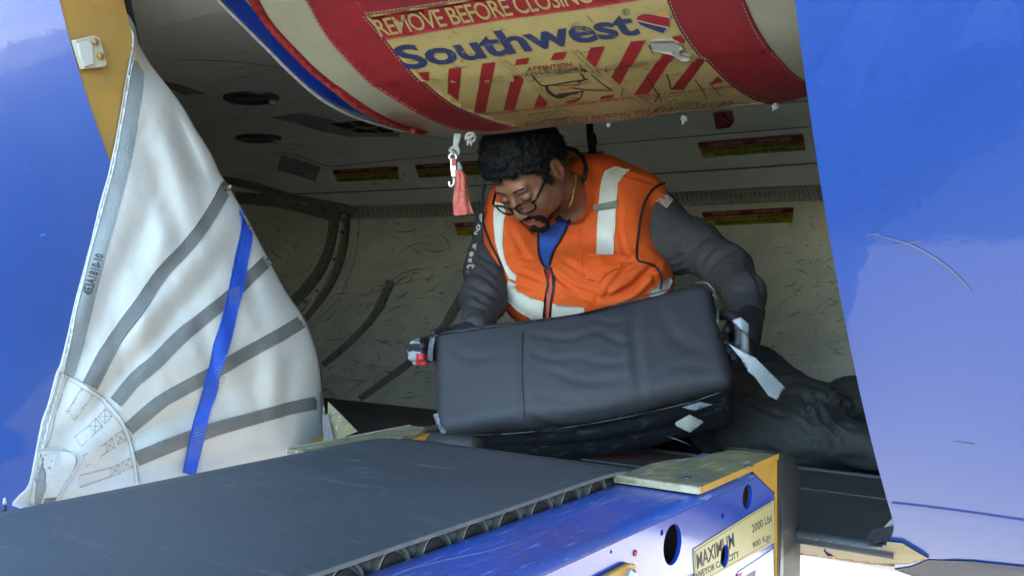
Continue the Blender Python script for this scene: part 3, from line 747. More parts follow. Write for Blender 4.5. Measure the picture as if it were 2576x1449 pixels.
# panel, red frame, red side bands; each layer proud of the one below
def sm2(p): return [tuple(q) for q in crom(p, 4)]
def strip2(A, B, n=28):
    """quads between two smoothed curves, matched by length"""
    def res(C):
        C = np.array(sm2(C)); d = np.r_[0, np.cumsum(np.linalg.norm(np.diff(C, axis=0), axis=1))]; s_ = np.linspace(0, d[-1], n)
        return np.c_[np.interp(s_, d, C[:, 0]), np.interp(s_, d, C[:, 1])]
    a, b = res(A), res(B); bm = bmesh.new(); va = [bm.verts.new((*q, 0)) for q in a]; vb = [bm.verts.new((*q, 0)) for q in b]
    for i in range(n-1): bm.faces.new((va[i], vb[i], vb[i+1], va[i+1]))
    return bm
onsh(strip2(bandL, [(900, -30)]+seamL[0:1]+seamL[1:] ), .0035, 'red_border', M['shield_red'], skirt=.0035)
onsh(strip2(z3((1040, -90), (1095, 0), (1190, 210), (1300, 370), (1450, 540), (1600, 680), (1740, 770), (1860, 812), (1990, 812)), z3((1600, -200), (1690, 0), (1780, 200), (1900, 390), (2050, 560), (2150, 630), (2175, 650), (2200, 700), (2200, 790))), .0035, 'red_border', M['shield_red'], skirt=.0035)
onsh(strip2([(760, -60), (840, -62), (900, 10), (922, 34)], [(1700, -200), (1720, -160), (1690, -110), (1680, -82)]), .0048, 'red_border', M['shield_red'], skirt=.003)
onsh(strip2([(p[0]-7, p[1]+1) for p in outer], [(p[0]+13, p[1]-7) for p in outer]), .004, 'red_edge', M['shield_red'], skirt=.006)
panel_poly = seamL+list(reversed(seamR))+[(1665, -60), (1300, -30)]
yp = onsh(polybm(sm2(seamL)+list(reversed(sm2(seamR)))+[(1672, -90), (1180, -8)]), .0060, 'printed_panel', M['panel_yellow'], skirt=.0035)
T0 = .0072
onsh(polybm([(936, 38), (973, 94), (1247, 46), (1483, 14), (1640, -12), (1600, -90), (1176, -2)]), T0, 'header_band', M['print_red'], skirt=.0008, parent=yp)
onsh(textbm('REMOVE BEFORE CLOSING', ((962, 86), (1496, -2), (1472, -48), (938, 43)), .012, .92), T0+.001, 'header_lettering', M['panel_yellow'], step=10, skirt=0, parent=yp)
onsh(textbm('Southwest', ((1026, 171), (1616, 79), (1579, 19), (984, 112)), .028, .98), T0, 'brand_lettering', M['print_navy'], step=10, skirt=0, parent=yp)
c_ = z3((772, 72))[0]
ring = [(c_[0]+9*math.cos(a_), c_[1]+8*math.sin(a_)) for a_ in [k*math.pi/6 for k in range(13)]]
onsh(merge_bm([ribbon(ring, 1.4, 2), textbm('R', ((c_[0]-3.4, c_[1]+4.8), (c_[0]+4, c_[1]+3.8), (c_[0]+3, c_[1]-5), (c_[0]-4.4, c_[1]-4)))]), T0, 'registered_mark', M['print_navy'], step=0, skirt=0, parent=yp)
onsh(polybm(z3((848, 128), (862, 100), (895, 82), (940, 79), (985, 88), (1010, 67), (1058, 60), (1100, 75), (1123, 125), (1108, 190), (1066, 238), (1000, 215), (940, 195), (880, 168))), T0, 'heart_logo', M['logo_line'], skirt=0, parent=yp)
onsh(polybm(z3((990, 87), (1012, 70), (1055, 63), (1095, 77), (1104, 104), (1060, 94))), T0+.0006, 'heart_band', M['logo_orange'], step=0, skirt=0, parent=yp)
onsh(polybm(z3((852, 126), (868, 102), (900, 86), (945, 83), (1118, 117), (1112, 185), (990, 160))), T0+.0006, 'heart_band', M['print_red'], step=0, skirt=0, parent=yp)
onsh(polybm(z3((858, 141), (900, 150), (1090, 194), (1064, 233), (1000, 211), (940, 191), (884, 166))), T0+.0006, 'heart_band', M['print_navy'], step=0, skirt=0, parent=yp)
strs = [z2((1285, 530), (1372, 522), (1365, 608), (1340, 588)), z2((1520, 497), (1615, 487), (1580, 762), (1500, 700)), z2((1770, 460), (1868, 447), (1785, 855), (1700, 850)),
        z2((1995, 545), (2075, 600), (2005, 830), (1920, 835)), z2((2195, 705), (2262, 765), (2240, 805), (2150, 810)), z2((2030, 428), (2125, 412), (2108, 460), (2015, 470)),
        z2((2310, 380), (2408, 366), (2385, 425), (2285, 433)),
        z3((500, 350), (612, 338), (535, 505), (465, 430)), z3((810, 302), (925, 290), (715, 675), (645, 618)), z3((1060, 402), (1165, 396), (940, 735), (825, 745)),
        z3((1330, 428), (1382, 475), (1215, 705), (1115, 702)), z3((1130, 262), (1200, 250), (1238, 300), (1205, 325), (1150, 300)), z3((1480, 597), (1528, 640), (1415, 665)),
        z3((320, 785), (410, 773), (380, 800), (297, 806)), z3((575, 752), (678, 738), (655, 770), (562, 776)), z3((190, 440), (215, 395), (318, 380), (296, 432)), z3((90, 725), (165, 770), (148, 825), (48, 840))]
for q in strs[:15]: onsh(polybm(q), T0, 'warning_stripe', M['print_red'], skirt=0, parent=yp)
# stitched pocket strips
for q in (z2((1905, 430), (2130, 640), (2280, 790), (2410, 875), (2520, 905)), z2((1945, 428), (2165, 635), (2310, 775), (2430, 855), (2540, 890)), z3((348, 362), (480, 500), (640, 645), (800, 760), (940, 832)), z3((385, 362), (520, 495), (690, 645), (850, 755), (955, 808))):
    onsh(ribbon(q, 2.6), T0+.0012, 'seam_fold', M['panel_yellow'], step=0, skirt=.002, parent=yp)
    onsh(ribbon([(a+1.6, b+1.6) for a, b in q], 1.1), T0+.001, 'seam_stitch', M['print_brown'], step=0, skirt=0, parent=yp)
onsh(textbm('ATTENTION', ((1327.5, 173), (1440, 160), (1440, 149), (1327, 163)), .02), T0, 'attention_lettering', M['print_red'], step=0, skirt=0, parent=yp)
for s_, q in (('ALWAYS USE CARGO DOOR', ((1322, 182.5), (1458, 170), (1457, 160), (1321, 175))), ('SHIELD WHEN LOADING AND', ((1323, 189), (1470, 176), (1468, 168), (1324, 182.5))), ('UNLOADING', ((1370, 190.5), (1432, 184.5), (1431, 178), (1369, 185)))):
    onsh(textbm(s_, q, .015), T0, 'small_lettering', M['print_brown'], step=0, skirt=0, parent=yp)
onsh(textbm('WHEN USED PROPERLY, CARGO DOOR SHIELD WILL PREVENT CARGO DOOR DAMAGE', ((1222, 293), (1852, 222), (1843, 215), (1215, 286)), .01), T0, 'small_lettering', M['print_red'], step=14, skirt=0, parent=yp)
onsh(textbm('FOR USE ON BOEING 737 CARGO DOORS', ((1325, 319), (1848, 262), (1842, 252), (1322, 310)), .015), T0, 'small_lettering', M['print_brown'], step=14, skirt=0, parent=yp)
onsh(textbm('(SEE MANUAL FOR USE WITH DOOR GASKETS)', ((1400, 321), (1892, 265), (1884, 257), (1394, 314)), .005), T0, 'small_lettering', M['print_red'], step=14, skirt=0, parent=yp)
def outline(q, w_=1.2): return ribbon(q+[q[0]], w_, 1)
onsh(outline(z2((2105, 865), (2390, 830), (2500, 880), (2210, 915))), T0, 'diagram_outline', M['print_brown'], step=0, skirt=0, parent=yp)
onsh(ribbon(z2((2250, 870), (2230, 900), (2300, 900), (2420, 885)), 1.5), T0, 'diagram_line', M['print_brown'], step=0, skirt=0, parent=yp)
onsh(outline(z3((905, 775), (1230, 742), (1340, 805), (1000, 830))), T0, 'diagram_outline', M['print_brown'], step=0, skirt=0, parent=yp)
onsh(ribbon(z3((1060, 765), (1100, 800), (1150, 775), (1160, 805), (1290, 790)), 2), T0, 'diagram_line', M['print_brown'], step=0, skirt=0, parent=yp)
onsh(ribbon(z3((40, 612), (250, 580), (510, 550)), 1), T0, 'diagram_line', M['print_brown'], step=0, skirt=0, parent=yp)
for q, w_ in ((z2((2130, 560), (2180, 620), (2230, 650), (2400, 625), (2560, 600)), 3.2), (z2((2500, 555), (2530, 600), (2480, 625)), 4), (z2((2240, 650), (2260, 700), (2340, 740), (2420, 715)), 4.5), (z2((2330, 725), (2480, 705)), 4),
              (z3((150, 665), (170, 715), (240, 755), (330, 730)), 4), (z3((230, 740), (380, 722), (440, 715)), 3), (z3((350, 690), (500, 705), (655, 705)), 2.4),
              (z3((410, 470), (450, 540), (560, 640), (665, 712)), 2.4), (z3((430, 710), (415, 760), (385, 778)), 3),
              (z3((1080, 580), (1105, 640), (1117, 700)), 3.4), (z3((930, 600), (985, 690), (1050, 800)), 2.6), (z3((1028, 728), (990, 800)), 3.4), (z3((1055, 832), (930, 905)), 2.8), (z3((1300, 620), (1350, 690), (1400, 780)), 2),
              (z3((1410, 640), (1510, 755)), 2), (z3((740, 690), (730, 760)), 2), (z3((1120, 700), (1160, 680), (1280, 610)), 1.6), (z3((610, 570), (620, 530), (700, 505), (800, 490)), 1.6),
              (z3((430, 390), (560, 350)), 1.4), (z3((470, 95), (520, 150)), 1.6)):
    onsh(ribbon(q, w_), T0+.0012, 'marker_scribble', M['marker'], step=0, skirt=0, parent=yp)
onsh(ribbon(z3((210, 672), (300, 668), (420, 655), (495, 635)), 1.8), T0+.0012, 'marker_scribble', M['print_red'], step=0, skirt=0, parent=yp)
onsh(ribbon(z3((250, 680), (262, 700), (330, 690), (440, 650)), 1.4), T0+.0012, 'marker_scribble', M['print_red'], step=0, skirt=0, parent=yp)
onsh(polybm(sm2(z3((966, 300), (980, 283), (1060, 278), (1140, 282), (1222, 328), (1195, 350), (1200, 374), (1270, 400), (1272, 418), (1215, 430), (1140, 388), (1050, 365), (975, 348)))), .0125, 'torn_patch', M['torn'], skirt=.006)
onsh(ribbon(z3((955, 310), (975, 350), (985, 375)), 3), .012, 'torn_edge', M['marker'], step=0, skirt=0)
# stitching lines along the seams (dashes)
def dashes(curve, off, w_=1.3, L=6, gap=4):
    C = np.array(crom(curve, 8)); d = np.r_[0, np.cumsum(np.linalg.norm(np.diff(C, axis=0), axis=1))]; out = []
    s_ = 0
    while s_+L < d[-1]:
        a = [(np.interp(q, d, C[:, 0]), np.interp(q, d, C[:, 1])) for q in (s_, s_+L)]; out.append(ribbon(a, w_, 1)); s_ += L+gap
    return merge_bm(out)
for crv, o_ in ((bandL[1:], (5, -2)), (seamL, (-4, 3)), (seamR, (5, -3)), (outR[1:6], (-4, 3)), ([(922, 34), (1100, 8), (1180, -6)], (0, -6))):
    onsh(dashes([(a+o_[0], b+o_[1]) for a, b in crv], 0), .0062, 'seam_stitching', M['canvas_hem'], step=0, skirt=0)
# frayed knots and rope tails under the hem
def knot(parent, c_, r, name, seed, mat_=None):
    random.seed(seed); g = G()
    for k in range(3):
        a0 = random.uniform(0, 6.28); ax = Vector((random.uniform(-1, 1), random.uniform(-1, 1), random.uniform(-1, 1))).normalized(); b_ = ax.orthogonal(); c2 = ax.cross(b_)
        g.tube([c_+(b_*math.cos(a0+t_*.5)+c2*math.sin(a0+t_*.5))*r*.72+ax*r*.15*t_*.2 for t_ in range(14)], r*.36, 8)
    for k in range(2):
        d = Vector((random.uniform(-.8, .3), random.uniform(-.4, .2), -1)).normalized(); g.tube([c_, c_+d*r*1.2, c_+d*r*2.0], [r*.35, r*.35, r*.22], 7)
    return g.build(name, mat_ or M['rope'], parent, True)
knot(shield, P(1183, 346, 1.93), .009, 'rope_knot', 2)
knot(shield, P(1721, 300, 1.82), .0055, 'rope_knot', 5); knot(shield, P(1951, 268, 1.72), .005, 'rope_knot', 8); knot(shield, P(1531, 315, 1.85), .003, 'rope_knot', 11)

# ------------------------------------------------------------------ hook and webbing that hang from the cover
TH = 1.93
hk = thing('hook_strap', 'grey hook and bright red webbing tail dangling on white rope beside his head', 'strap', P(1145, 340, TH))
G().tube([P(1147, 338, TH), P(1145, 360, TH), P(1144, 378, TH)], .0045, 8).build('rope', M['rope'], hk, True)
G().tube([P(1156, 338, TH), P(1150, 360, TH), P(1146, 378, TH)], .0045, 8).build('rope', M['rope'], hk, True)
knot(hk, P(1144, 382, TH), .010, 'rope_knot', 4)
G().tube([P(1139+9*math.cos(a_), 396+9*math.sin(a_), TH-.01) for a_ in np.linspace(-1.2, 5.0, 14)], .003, 7).build('ring', M['metal'], hk, True)
g = G(); g.prism([P(u, v, TH) for u, v in [(1133, 400), (1148, 400), (1149, 432), (1150, 447), (1137, 449), (1134, 430)]], KK*.014); g.build('buckle', M['metal'], hk, bevel=.002)
g = G(); g.prism([P(u, v, TH-.004) for u, v in [(1137, 402), (1147, 402), (1147, 418), (1137, 420)]], KK*.012); g.build('red_label', M['glove_red'], hk)
g = G(); g.prism([P(u, v, TH+.01) for u, v in [(1148, 408), (1158, 405), (1166, 425), (1165, 441), (1152, 447), (1147, 430)]], KK*.016); g.build('ratchet', M['steel_dark'], hk, bevel=.003)
G().tube([P(u, v, TH-.005) for u, v in crom([(1142, 446), (1142, 458), (1141, 464), (1134, 470), (1130, 464), (1131, 457)], 4)], .0032, 8).build('hook', M['metal'], hk, True)
def websurf(a, b):
    v = 428+115*b; l = np.interp(b, [0, .3, .7, 1], [1147, 1147, 1141, 1144]); r_ = np.interp(b, [0, .15, .5, .8, 1], [1160, 1172, 1176, 1186, 1193])
    return P(l+(r_-l)*a, v+(-4*a if b > .98 else 0), TH-.012-.012*math.sin(a*math.pi)*(1+.3*math.sin(b*7))+.006*math.cos(a*12+b*3)*(1-b*.5))
web = G().grid(websurf, 18, 22).build('webbing', M['pink'], hk, True); web.modifiers.new('s', 'SOLIDIFY').thickness = .003
# dark strap hanging in the hold beyond
hs = thing('tie_down_strap', 'black tie-down strap and buckle hanging from the hold ceiling behind his shoulder', 'strap', P(1487, 310, 3.0))
G().tube([P(1483, 305, 3.0), P(1484, 330, 3.0), P(1489, 365, 3.0), P(1492, 400, 3.0)], [.011, .012, .014, .012], 6).build('webbing', M['trim'], hs, True)
g = G(); g.prism([P(u, v, 3.0) for u, v in [(1474, 335), (1486, 330), (1498, 340), (1502, 362), (1494, 372), (1478, 370)]], KK*.02); g.build('buckle', M['frame_black'], hs, bevel=.003)

# ------------------------------------------------------------------ fan-shaped canvas curtain at the forward edge of the door
cur = thing('canvas_curtain', 'white canvas fan curtain with radiating grey straps and one blue strap', 'curtain', P(90, 1200, 1.62))
Lc = np.array(crom([(302, 22), (318, 62), (333, 100), (316, 200), (298, 310), (274, 430), (250, 515), (224, 628), (188, 765), (153, 908), (140, 940), (120, 1015), (104, 1060), (90, 1130), (72, 1216), (48, 1245), (30, 1270), (60, 1290), (70, 1380)], 6))
Rc = np.array(crom([(309, 24), (334, 66), (345, 110), (372, 160), (400, 196), (452, 264), (490, 328), (528, 388), (552, 440), (578, 480), (613, 540), (664, 634), (717, 732), (764, 802), (789, 864), (803, 921), (810, 993), (813, 1060), (814, 1110), (816, 1200), (820, 1380)], 6))
Lc = Lc[np.argsort(Lc[:, 1])]; Rc = Rc[np.argsort(Rc[:, 1])]
def cedge(v): return np.interp(v, Lc[:, 1], Lc[:, 0]), np.interp(v, Rc[:, 1], Rc[:, 0])
FOLD = [((110, 1180), (640, 560), .020, 30), ((100, 1150), (420, 420), .016, 34), ((120, 1230), (720, 900), .012, 26), ((150, 1230), (800, 1070), .012, 30),
        ((420, 260), (520, 480), .018, 26), ((350, 300), (480, 700), .014, 30), ((560, 560), (700, 900), .012, 30), ((480, 720), (560, 1050), .012, 26), ((640, 800), (650, 1130), .012, 30), ((380, 520), (330, 700), .012, 30), ((300, 760), (300, 960), .012, 34), ((740, 870), (700, 1100), .012, 26)]
def cdepth(u, v):
    l, r_ = cedge(v); w_ = min(1, max(0, (u-l)/max(4, r_-l)))
    b = min(1, max(0, (v-60)/1100))
    tl = 1.77-.13*b; tr = 1.80+.21*b
    t = tl+(tr-tl)*w_+.16*b*(1-math.sqrt(max(0, 1-w_**2.2)))-.04*math.sin(math.pi*w_)*b
    amp = min(1, max(0, (v-90)/160))*min(1, (1-w_)*6+.15)
    for (a0, b0), (a1, b1), A, W in FOLD:
        ex, ey = a1-a0, b1-b0; L = ex*ex+ey*ey; s_ = ((u-a0)*ex+(v-b0)*ey)/L; sc_ = min(1, max(0, s_))
        d = math.hypot(u-a0-sc_*ex, v-b0-sc_*ey); sd_ = ((u-a0)*ey-(v-b0)*ex)/math.sqrt(L)
        f = math.sin(math.pi*min(.97, max(.03, sc_)))
        t += .62*amp*A*f*(math.exp(-(sd_/W)**2)-.9*math.exp(-((sd_-W*1.7)/W)**2))*math.exp(-(max(0, d-abs(sd_))/60)**2) if 0 <= s_ <= 1 else 0
    t += amp*.008*mnoise.noise(Vector((u/90, v/140, 3)))+amp*.0012*mnoise.noise(Vector((u/28, v/34, 9)))
    return t
cg = G(); NU, NV = 110, 210
cg.grid(lambda a, b: (lambda v: (lambda l, r_: P(l+(r_-l)*a, v, cdepth(l+(r_-l)*a, v)))(*cedge(v)))(24+1330*b), NU, NV)
cb = cg.bvh()
cl = cg.build('canvas', M['canvas'], cur, True); so = cl.modifiers.new('s', 'SOLIDIFY'); so.thickness = .003; so.offset = -1
def oncur(bm, off, name, m_, step=6, skirt=.0025, parent=cur): return drape2d(bm, cb, off, name, m_, parent, step=step, skirt=skirt, tfall=1.8)
edge_strap = [(328, 60), (336, 100), (340, 140), (338, 211), (322, 325), (302, 425), (279, 515), (250, 625), (215, 757), (187, 885), (172, 945)]
oncur(ribbon(edge_strap, [8, 10, 22, 40, 42, 44, 44, 40, 38, 34, 28]), .004, 'webbing_strap', M['webbing_light'])
oncur(ribbon([(320, 80), (332, 110), (322, 180), (305, 300), (284, 420), (258, 515), (232, 620), (197, 757), (163, 895)], [3, 4, 6, 6, 6, 6, 6, 6, 6]), .006, 'piped_edge', M['canvas_hem'], skirt=.006)
straps = [([(570, 461), (545, 512), (507, 572), (470, 620), (407, 687), (339, 789), (283, 864), (226, 970)], [30, 30, 31, 32, 34, 36, 36, 34]),
          ([(675, 651), (634, 691), (577, 745), (528, 787), (460, 842), (396, 906), (339, 955), (291, 1012)], [30, 30, 32, 32, 34, 34, 34, 32]),
          ([(764, 805), (690, 849), (603, 896), (532, 938), (418, 1000), (361, 1044), (322, 1077)], [32, 32, 32, 32, 32, 32, 30]),
          ([(812, 1008), (722, 1027), (628, 1053), (532, 1080), (437, 1114), (343, 1152)], [32, 30, 30, 32, 32, 34])]
for pts, wd in straps:
    oncur(ribbon(pts, wd), .0050, 'webbing_strap', M['webbing'])
oncur(ribbon([(606, 528), (610, 560), (613, 590), (603, 649), (583, 751), (554, 864), (528, 959), (505, 1045), (490, 1103), (470, 1192)], [6, 18, 28, 34, 34, 34, 34, 33, 33, 32]), .0092, 'blue_strap', M['blue_web'], skirt=.0035)
for c0, ang in (((582, 745), 0), ((548, 938), 0), ((497, 1088), 0)):   # cross-stitch patches on the blue strap
    q = []
    for k in range(7): q.append(ribbon([(c0[0]-14, c0[1]-18+k*6+6), (c0[0]+14, c0[1]-18+k*6-2)], 1.1, 1))
    oncur(merge_bm(q), .0100, 'cross_stitching', M['thread'], step=0, skirt=0)
# corner reinforcement patch and its seams
oncur(polybm([(147, 934), (213, 968), (259, 1000), (293, 1038), (319, 1084), (338, 1141), (346, 1213), (348, 1300), (66, 1300), (82, 1215), (96, 1128), (112, 1050)]), .0068, 'corner_patch', M['canvas'], skirt=.003)
sb = [ribbon([(160, 938), (213, 966), (258, 998), (292, 1037), (318, 1083), (337, 1140), (345, 1213)], 1.6), ribbon([(155, 945), (208, 976), (250, 1006), (283, 1043), (309, 1088), (328, 1143), (336, 1213)], 1.2)]
oncur(merge_bm(sb), .0080, 'patch_stitching', M['thread'], step=10, skirt=0)
oncur(ribbon([(152, 936), (133, 1000), (118, 1060), (104, 1120), (97, 1128)], 7), .009, 'hem_edge', M['canvas_hem'], skirt=.006)
oncur(ribbon([(166, 945), (142, 1020), (126, 1090), (110, 1128)], 2), .0082, 'patch_stitching', M['thread'], skirt=0)
def boxes(*bs):
    out = []
    for b_ in bs:
        b_ = z5(*b_); out.append(ribbon(b_+[b_[0]], 1.3, 1)); out.append(ribbon([b_[0], b_[2]], 1.1, 1)); out.append(ribbon([b_[1], b_[3]], 1.1, 1))
    return out
bx = boxes([(545, 210), (600, 240), (555, 315), (500, 280)], [(495, 290), (545, 325), (500, 395), (445, 355)], [(700, 345), (740, 390), (690, 445), (650, 400)], [(635, 410), (675, 465), (625, 510), (590, 460)],
           [(800, 475), (815, 540), (765, 570), (748, 510)], [(730, 525), (745, 590), (690, 620), (680, 565)], [(855, 660), (868, 720), (805, 750), (795, 690)], [(780, 700), (790, 760), (728, 780), (722, 720)],
           [(265, 645), (355, 655), (335, 730), (248, 725)], [(248, 725), (335, 730), (315, 815), (232, 815)])
for k in range(0, len(bx), 3): oncur(merge_bm(bx[k:k+3]), .0080, 'box_stitching', M['thread'], step=0, skirt=0)
for b_ in ([(590, 460), (497, 530), (545, 595), (625, 510)], [(680, 565), (547, 640), (563, 710), (690, 620)], [(722, 720), (520, 775), (520, 850), (728, 780)], [(445, 355), (435, 350), (490, 410), (500, 395)]):
    oncur(ribbon(z5(*b_), 1.4, 1), .0080, 'box_stitching', M['thread'], step=0, skirt=0)
oncur(ribbon(z5((330, 650), (300, 740), (275, 830), (265, 960)), [30, 28, 28, 30]), .0080, 'webbing_strap', M['webbing_light'])
oncur(polybm(z5((255, 598), (330, 605), (505, 635), (485, 740), (420, 850), (375, 935), (360, 1010), (250, 1010), (300, 830), (350, 690), (355, 645), (262, 632))), .0095, 'corner_flap', M['canvas'], skirt=.002)
oncur(ribbon(z5((255, 598), (330, 605), (505, 637), (485, 740), (420, 850), (372, 940)), 2.2), .0108, 'flap_edge', M['canvas_hem'], skirt=0)
oncur(ribbon(z5((255, 608), (330, 615), (495, 645), (474, 738), (410, 845), (362, 935)), 1.0), .0104, 'flap_stitching', M['thread'], step=0, skirt=0)
oncur(polybm(z5((292, 912), (370, 905), (360, 960), (280, 965))), .0108, 'label_tab', M['webbing'], skirt=.001)
oncur(textbm('453A1810-10', ((226, 744), (260, 642), (242, 638), (206, 739)), .035), .0052, 'part_number', M['print'], step=0, skirt=0)
oncur(dashes([(p[0]-(w_/2-3), p[1]) for p, w_ in zip(edge_strap[2:], [22, 40, 42, 44, 44, 40, 38, 34, 28])], 0, 1.2, 5, 3), .0052, 'edge_stitching', M['thread'], step=0, skirt=0)
oncur(dashes([(p[0]+(w_/2-3), p[1]) for p, w_ in zip(edge_strap[2:], [22, 40, 42, 44, 44, 40, 38, 34, 28])], 0, 1.2, 5, 3), .0052, 'edge_stitching', M['thread'], step=0, skirt=0)
for pts, wd in straps:
    for sg_ in (-1, 1):
        C = np.array(crom(pts, 3)); W_ = np.interp(np.linspace(0, 1, len(C)), np.linspace(0, 1, len(wd)), wd); D_ = np.gradient(C, axis=0); D_ /= np.linalg.norm(D_, axis=1)[:, None]
        q = [(C[i, 0]-D_[i, 1]*sg_*(W_[i]/2-3), C[i, 1]+D_[i, 0]*sg_*(W_[i]/2-3)) for i in range(3, len(C))]
        oncur(dashes(q, 0, 1.1, 5, 3), .0058, 'strap_stitching', M['webbing_light'], step=0, skirt=0)
oncur(ribbon([(809, 990), (814, 1040), (820, 1090), (824, 1130)], [3, 10, 16, 16]), .007, 'rolled_hem', M['webbing_light'], skirt=.004)
g = G(); g.prism([P(u, v, 1.96) for u, v in [(826, 1010), (860, 1042), (900, 1084), (850, 1105), (824, 1105)]], KK*.004); g.build('curtain_return', M['olive'], cur)
g = G(); g.prism([P(u, v, 1.95) for u, v in [(812, 1045), (826, 1040), (835, 1080), (842, 1110), (815, 1112)]], KK*.004); g.build('curtain_fold', M['webbing'], cur)
G().tube([P(u, v, 1.79) for u, v in crom([(286, 0), (300, 2), (311, 14), (308, 27), (298, 32), (288, 30)], 4)], .0022, 6).build('hanging_ring', M['metal'], cur, True)
g = G(); g.grid(lambda a, b: P(np.interp(b, [0, .3, 1], [300, 305, 322])+(8+16*b)*a, 30+170*b, 1.83+.02*a), 4, 10); g.build('folded_top', M['webbing'], cur, True)

# ------------------------------------------------------------------ belt loader
BZ = -.244; BX0, BX1 = -.998, -.590; RZ = -.262; RX0, RX1 = -.592, -.482
ldr = thing('belt_loader', 'blue belt loader with worn black conveyor belt reaching into the door', 'belt loader', (-.85, -.6, GZ))
# belt: level near the door, wraps round the nose pulley
bp = [(-1.9, BZ-.16), (-.9, BZ-.02), (-.5, BZ)]+[(y, BZ) for y in np.linspace(-.3, .98, 16)]+[(1.03, BZ-.001), (1.07, BZ-.005), (1.10, BZ-.012), (1.122, BZ-.024), (1.132, BZ-.038), (1.125, BZ-.052), (1.10, BZ-.060)]
bp = crom(bp, 3)
g = G(); g.grid(lambda a, b: (BX0+(BX1-BX0)*a, bp[int(round(b*(len(bp)-1)))][0]-(.03 if a > .97 and b > .8 else 0)*0, bp[int(round(b*(len(bp)-1)))][1]), 24, len(bp)-1)
belt = g.build('belt', M['belt'], ldr, True); beltb = g.bvh()
so = belt.modifiers.new('s', 'SOLIDIFY'); so.thickness = .005; so.offset = -1 if belt.data.polygons[0].normal.z > 0 else 1
g = G()
for X_ in (BX1, BX0):
    g = G(); sg_ = 1 if X_ == BX1 else -1
    ring_ = []
    for q in bp: ring_.append((X_+.0006*sg_, q[0], q[1]-.0015)); ring_.append((X_+.0006*sg_, q[0], q[1]-.0058))
    g.add(ring_, [(2*i, 2*i+1, 2*i+3, 2*i+2) for i in range(len(bp)-1)]); g.build('belt_edge', M['belt_edge'], ldr, True)
# rollers under the belt
def roller(y):
    r_ = G().cyl((BX0+.01, y, RZ-.0095), (RX0-.010, y, RZ-.0095), .0225, 24).build('roller', M['roller'], ldr, True)
    yc = (y, RZ-.0095)
    e = G(); pr_ = [(RX0-.013, .0230), (RX0-.004, .0230), (RX0-.0035, .0218), (RX0-.0045, .0204), (RX0-.0085, .0198), (RX0-.0085, .0150)]
    e.add([(x_, y+r__*math.cos(k*math.pi/14), yc[1]+r__*math.sin(k*math.pi/14)) for x_, r__ in pr_ for k in range(28)], [(a_*28+k, a_*28+(k+1) % 28, (a_+1)*28+(k+1) % 28, (a_+1)*28+k) for a_ in range(5) for k in range(28)])
    e.build('end_cap', M['roller_cap'], r_)
    G().tube([(RX0-.0090, *yc), (RX0-.0060, *yc), (RX0-.0050, *yc)], [.0175, .0175, .0120], 24).build('bearing', M['bearing'], r_)
    return r_
r0 = roller(1.009); kids = list(r0.children)
for k in range(1, 34):
    c_ = r0.copy(); COL.objects.link(c_); c_.location = (0, -.0606*k, 0)
    for ch in kids: d_ = ch.copy(); COL.objects.link(d_); d_.parent = c_
# side frame with real holes
SY1 = 1.300
def frame_side(sgn):
    x_out = RX1 if sgn > 0 else BX0-(RX1-BX1); x_in = RX0 if sgn > 0 else BX0+.006
    g = G(); n = 10; rb = .012
    xo, xi = (x_out, x_in)
    s_ = 1 if sgn > 0 else -1
    secs = [(xi, RZ-.05), (xi, RZ)]+[(xo-s_*rb+s_*rb*math.sin(a_), RZ-rb+rb*math.cos(a_)) for a_ in np.linspace(0, math.pi/2, n)]+[(xo, RZ-.30), (xo-s_*.03, RZ-.30)]
    ys = [SY1, .9, .4, 0, -.5, -1.2, -2.0]
    v = []; 
    for y in ys:
        dz = -.12*max(0, -y-.4)**1.2
        for (x, z) in secs: v.append((x, y, z+dz))
    m_ = len(secs); f = [(i*m_+k, i*m_+k+1, (i+1)*m_+k+1, (i+1)*m_+k) for i in range(len(ys)-1) for k in range(m_-1)]
    return g.add(v, f), len(secs)
def boolcut(o, cutters):
    for c_ in cutters:
        m_ = o.modifiers.new('b', 'BOOLEAN'); m_.operation = 'DIFFERENCE'; m_.object = c_; m_.solver = 'EXACT'
    dg = bpy.context.evaluated_depsgraph_get(); me = bpy.data.meshes.new_from_object(o.evaluated_get(dg)); o.modifiers.clear(); o.data = me
# outer side plate (flat, below the bend)
XO = RX1
cut = []
holes = [((1692, 1369), 51), ((1880, 1249), 31), ((1822, 1397), 28), ((1890, 1452), 22), ((1537, 1387+0), 5), ((1818, 1297), 8), ((1665, 1339), 8)]
for (u, v), h_ in holes:
    p = atX(u, v, XO); t_ = p.dot(-KK); r_ = h_*t_/FL
    c_ = G().tube([p+Vector((-.05, 0, 0)), p+Vector((.05, 0, 0))], r_, 32).build('cutter', M['dark'], None); cut.append(c_)
g = G(); g.box((XO-.005, -.2, RZ-.30), (XO, SY1, RZ-.0115)); side = g.build('side_plate', M['loader_blue'], ldr)
bpy.context.view_layer.update()
boolcut(side, cut)
G().box((XO-.06, -.2, RZ-.30), (XO-.055, SY1-.004, RZ-.02)).build('hole_shade_plate', M['dark'], ldr)  # dark sheet added behind the holes so they look shaded inside
g = G(); g.box((XO-.005, -2.0, RZ-.42), (XO, -.201, RZ-.0115)); g.build('side_plate', M['loader_blue'], ldr)
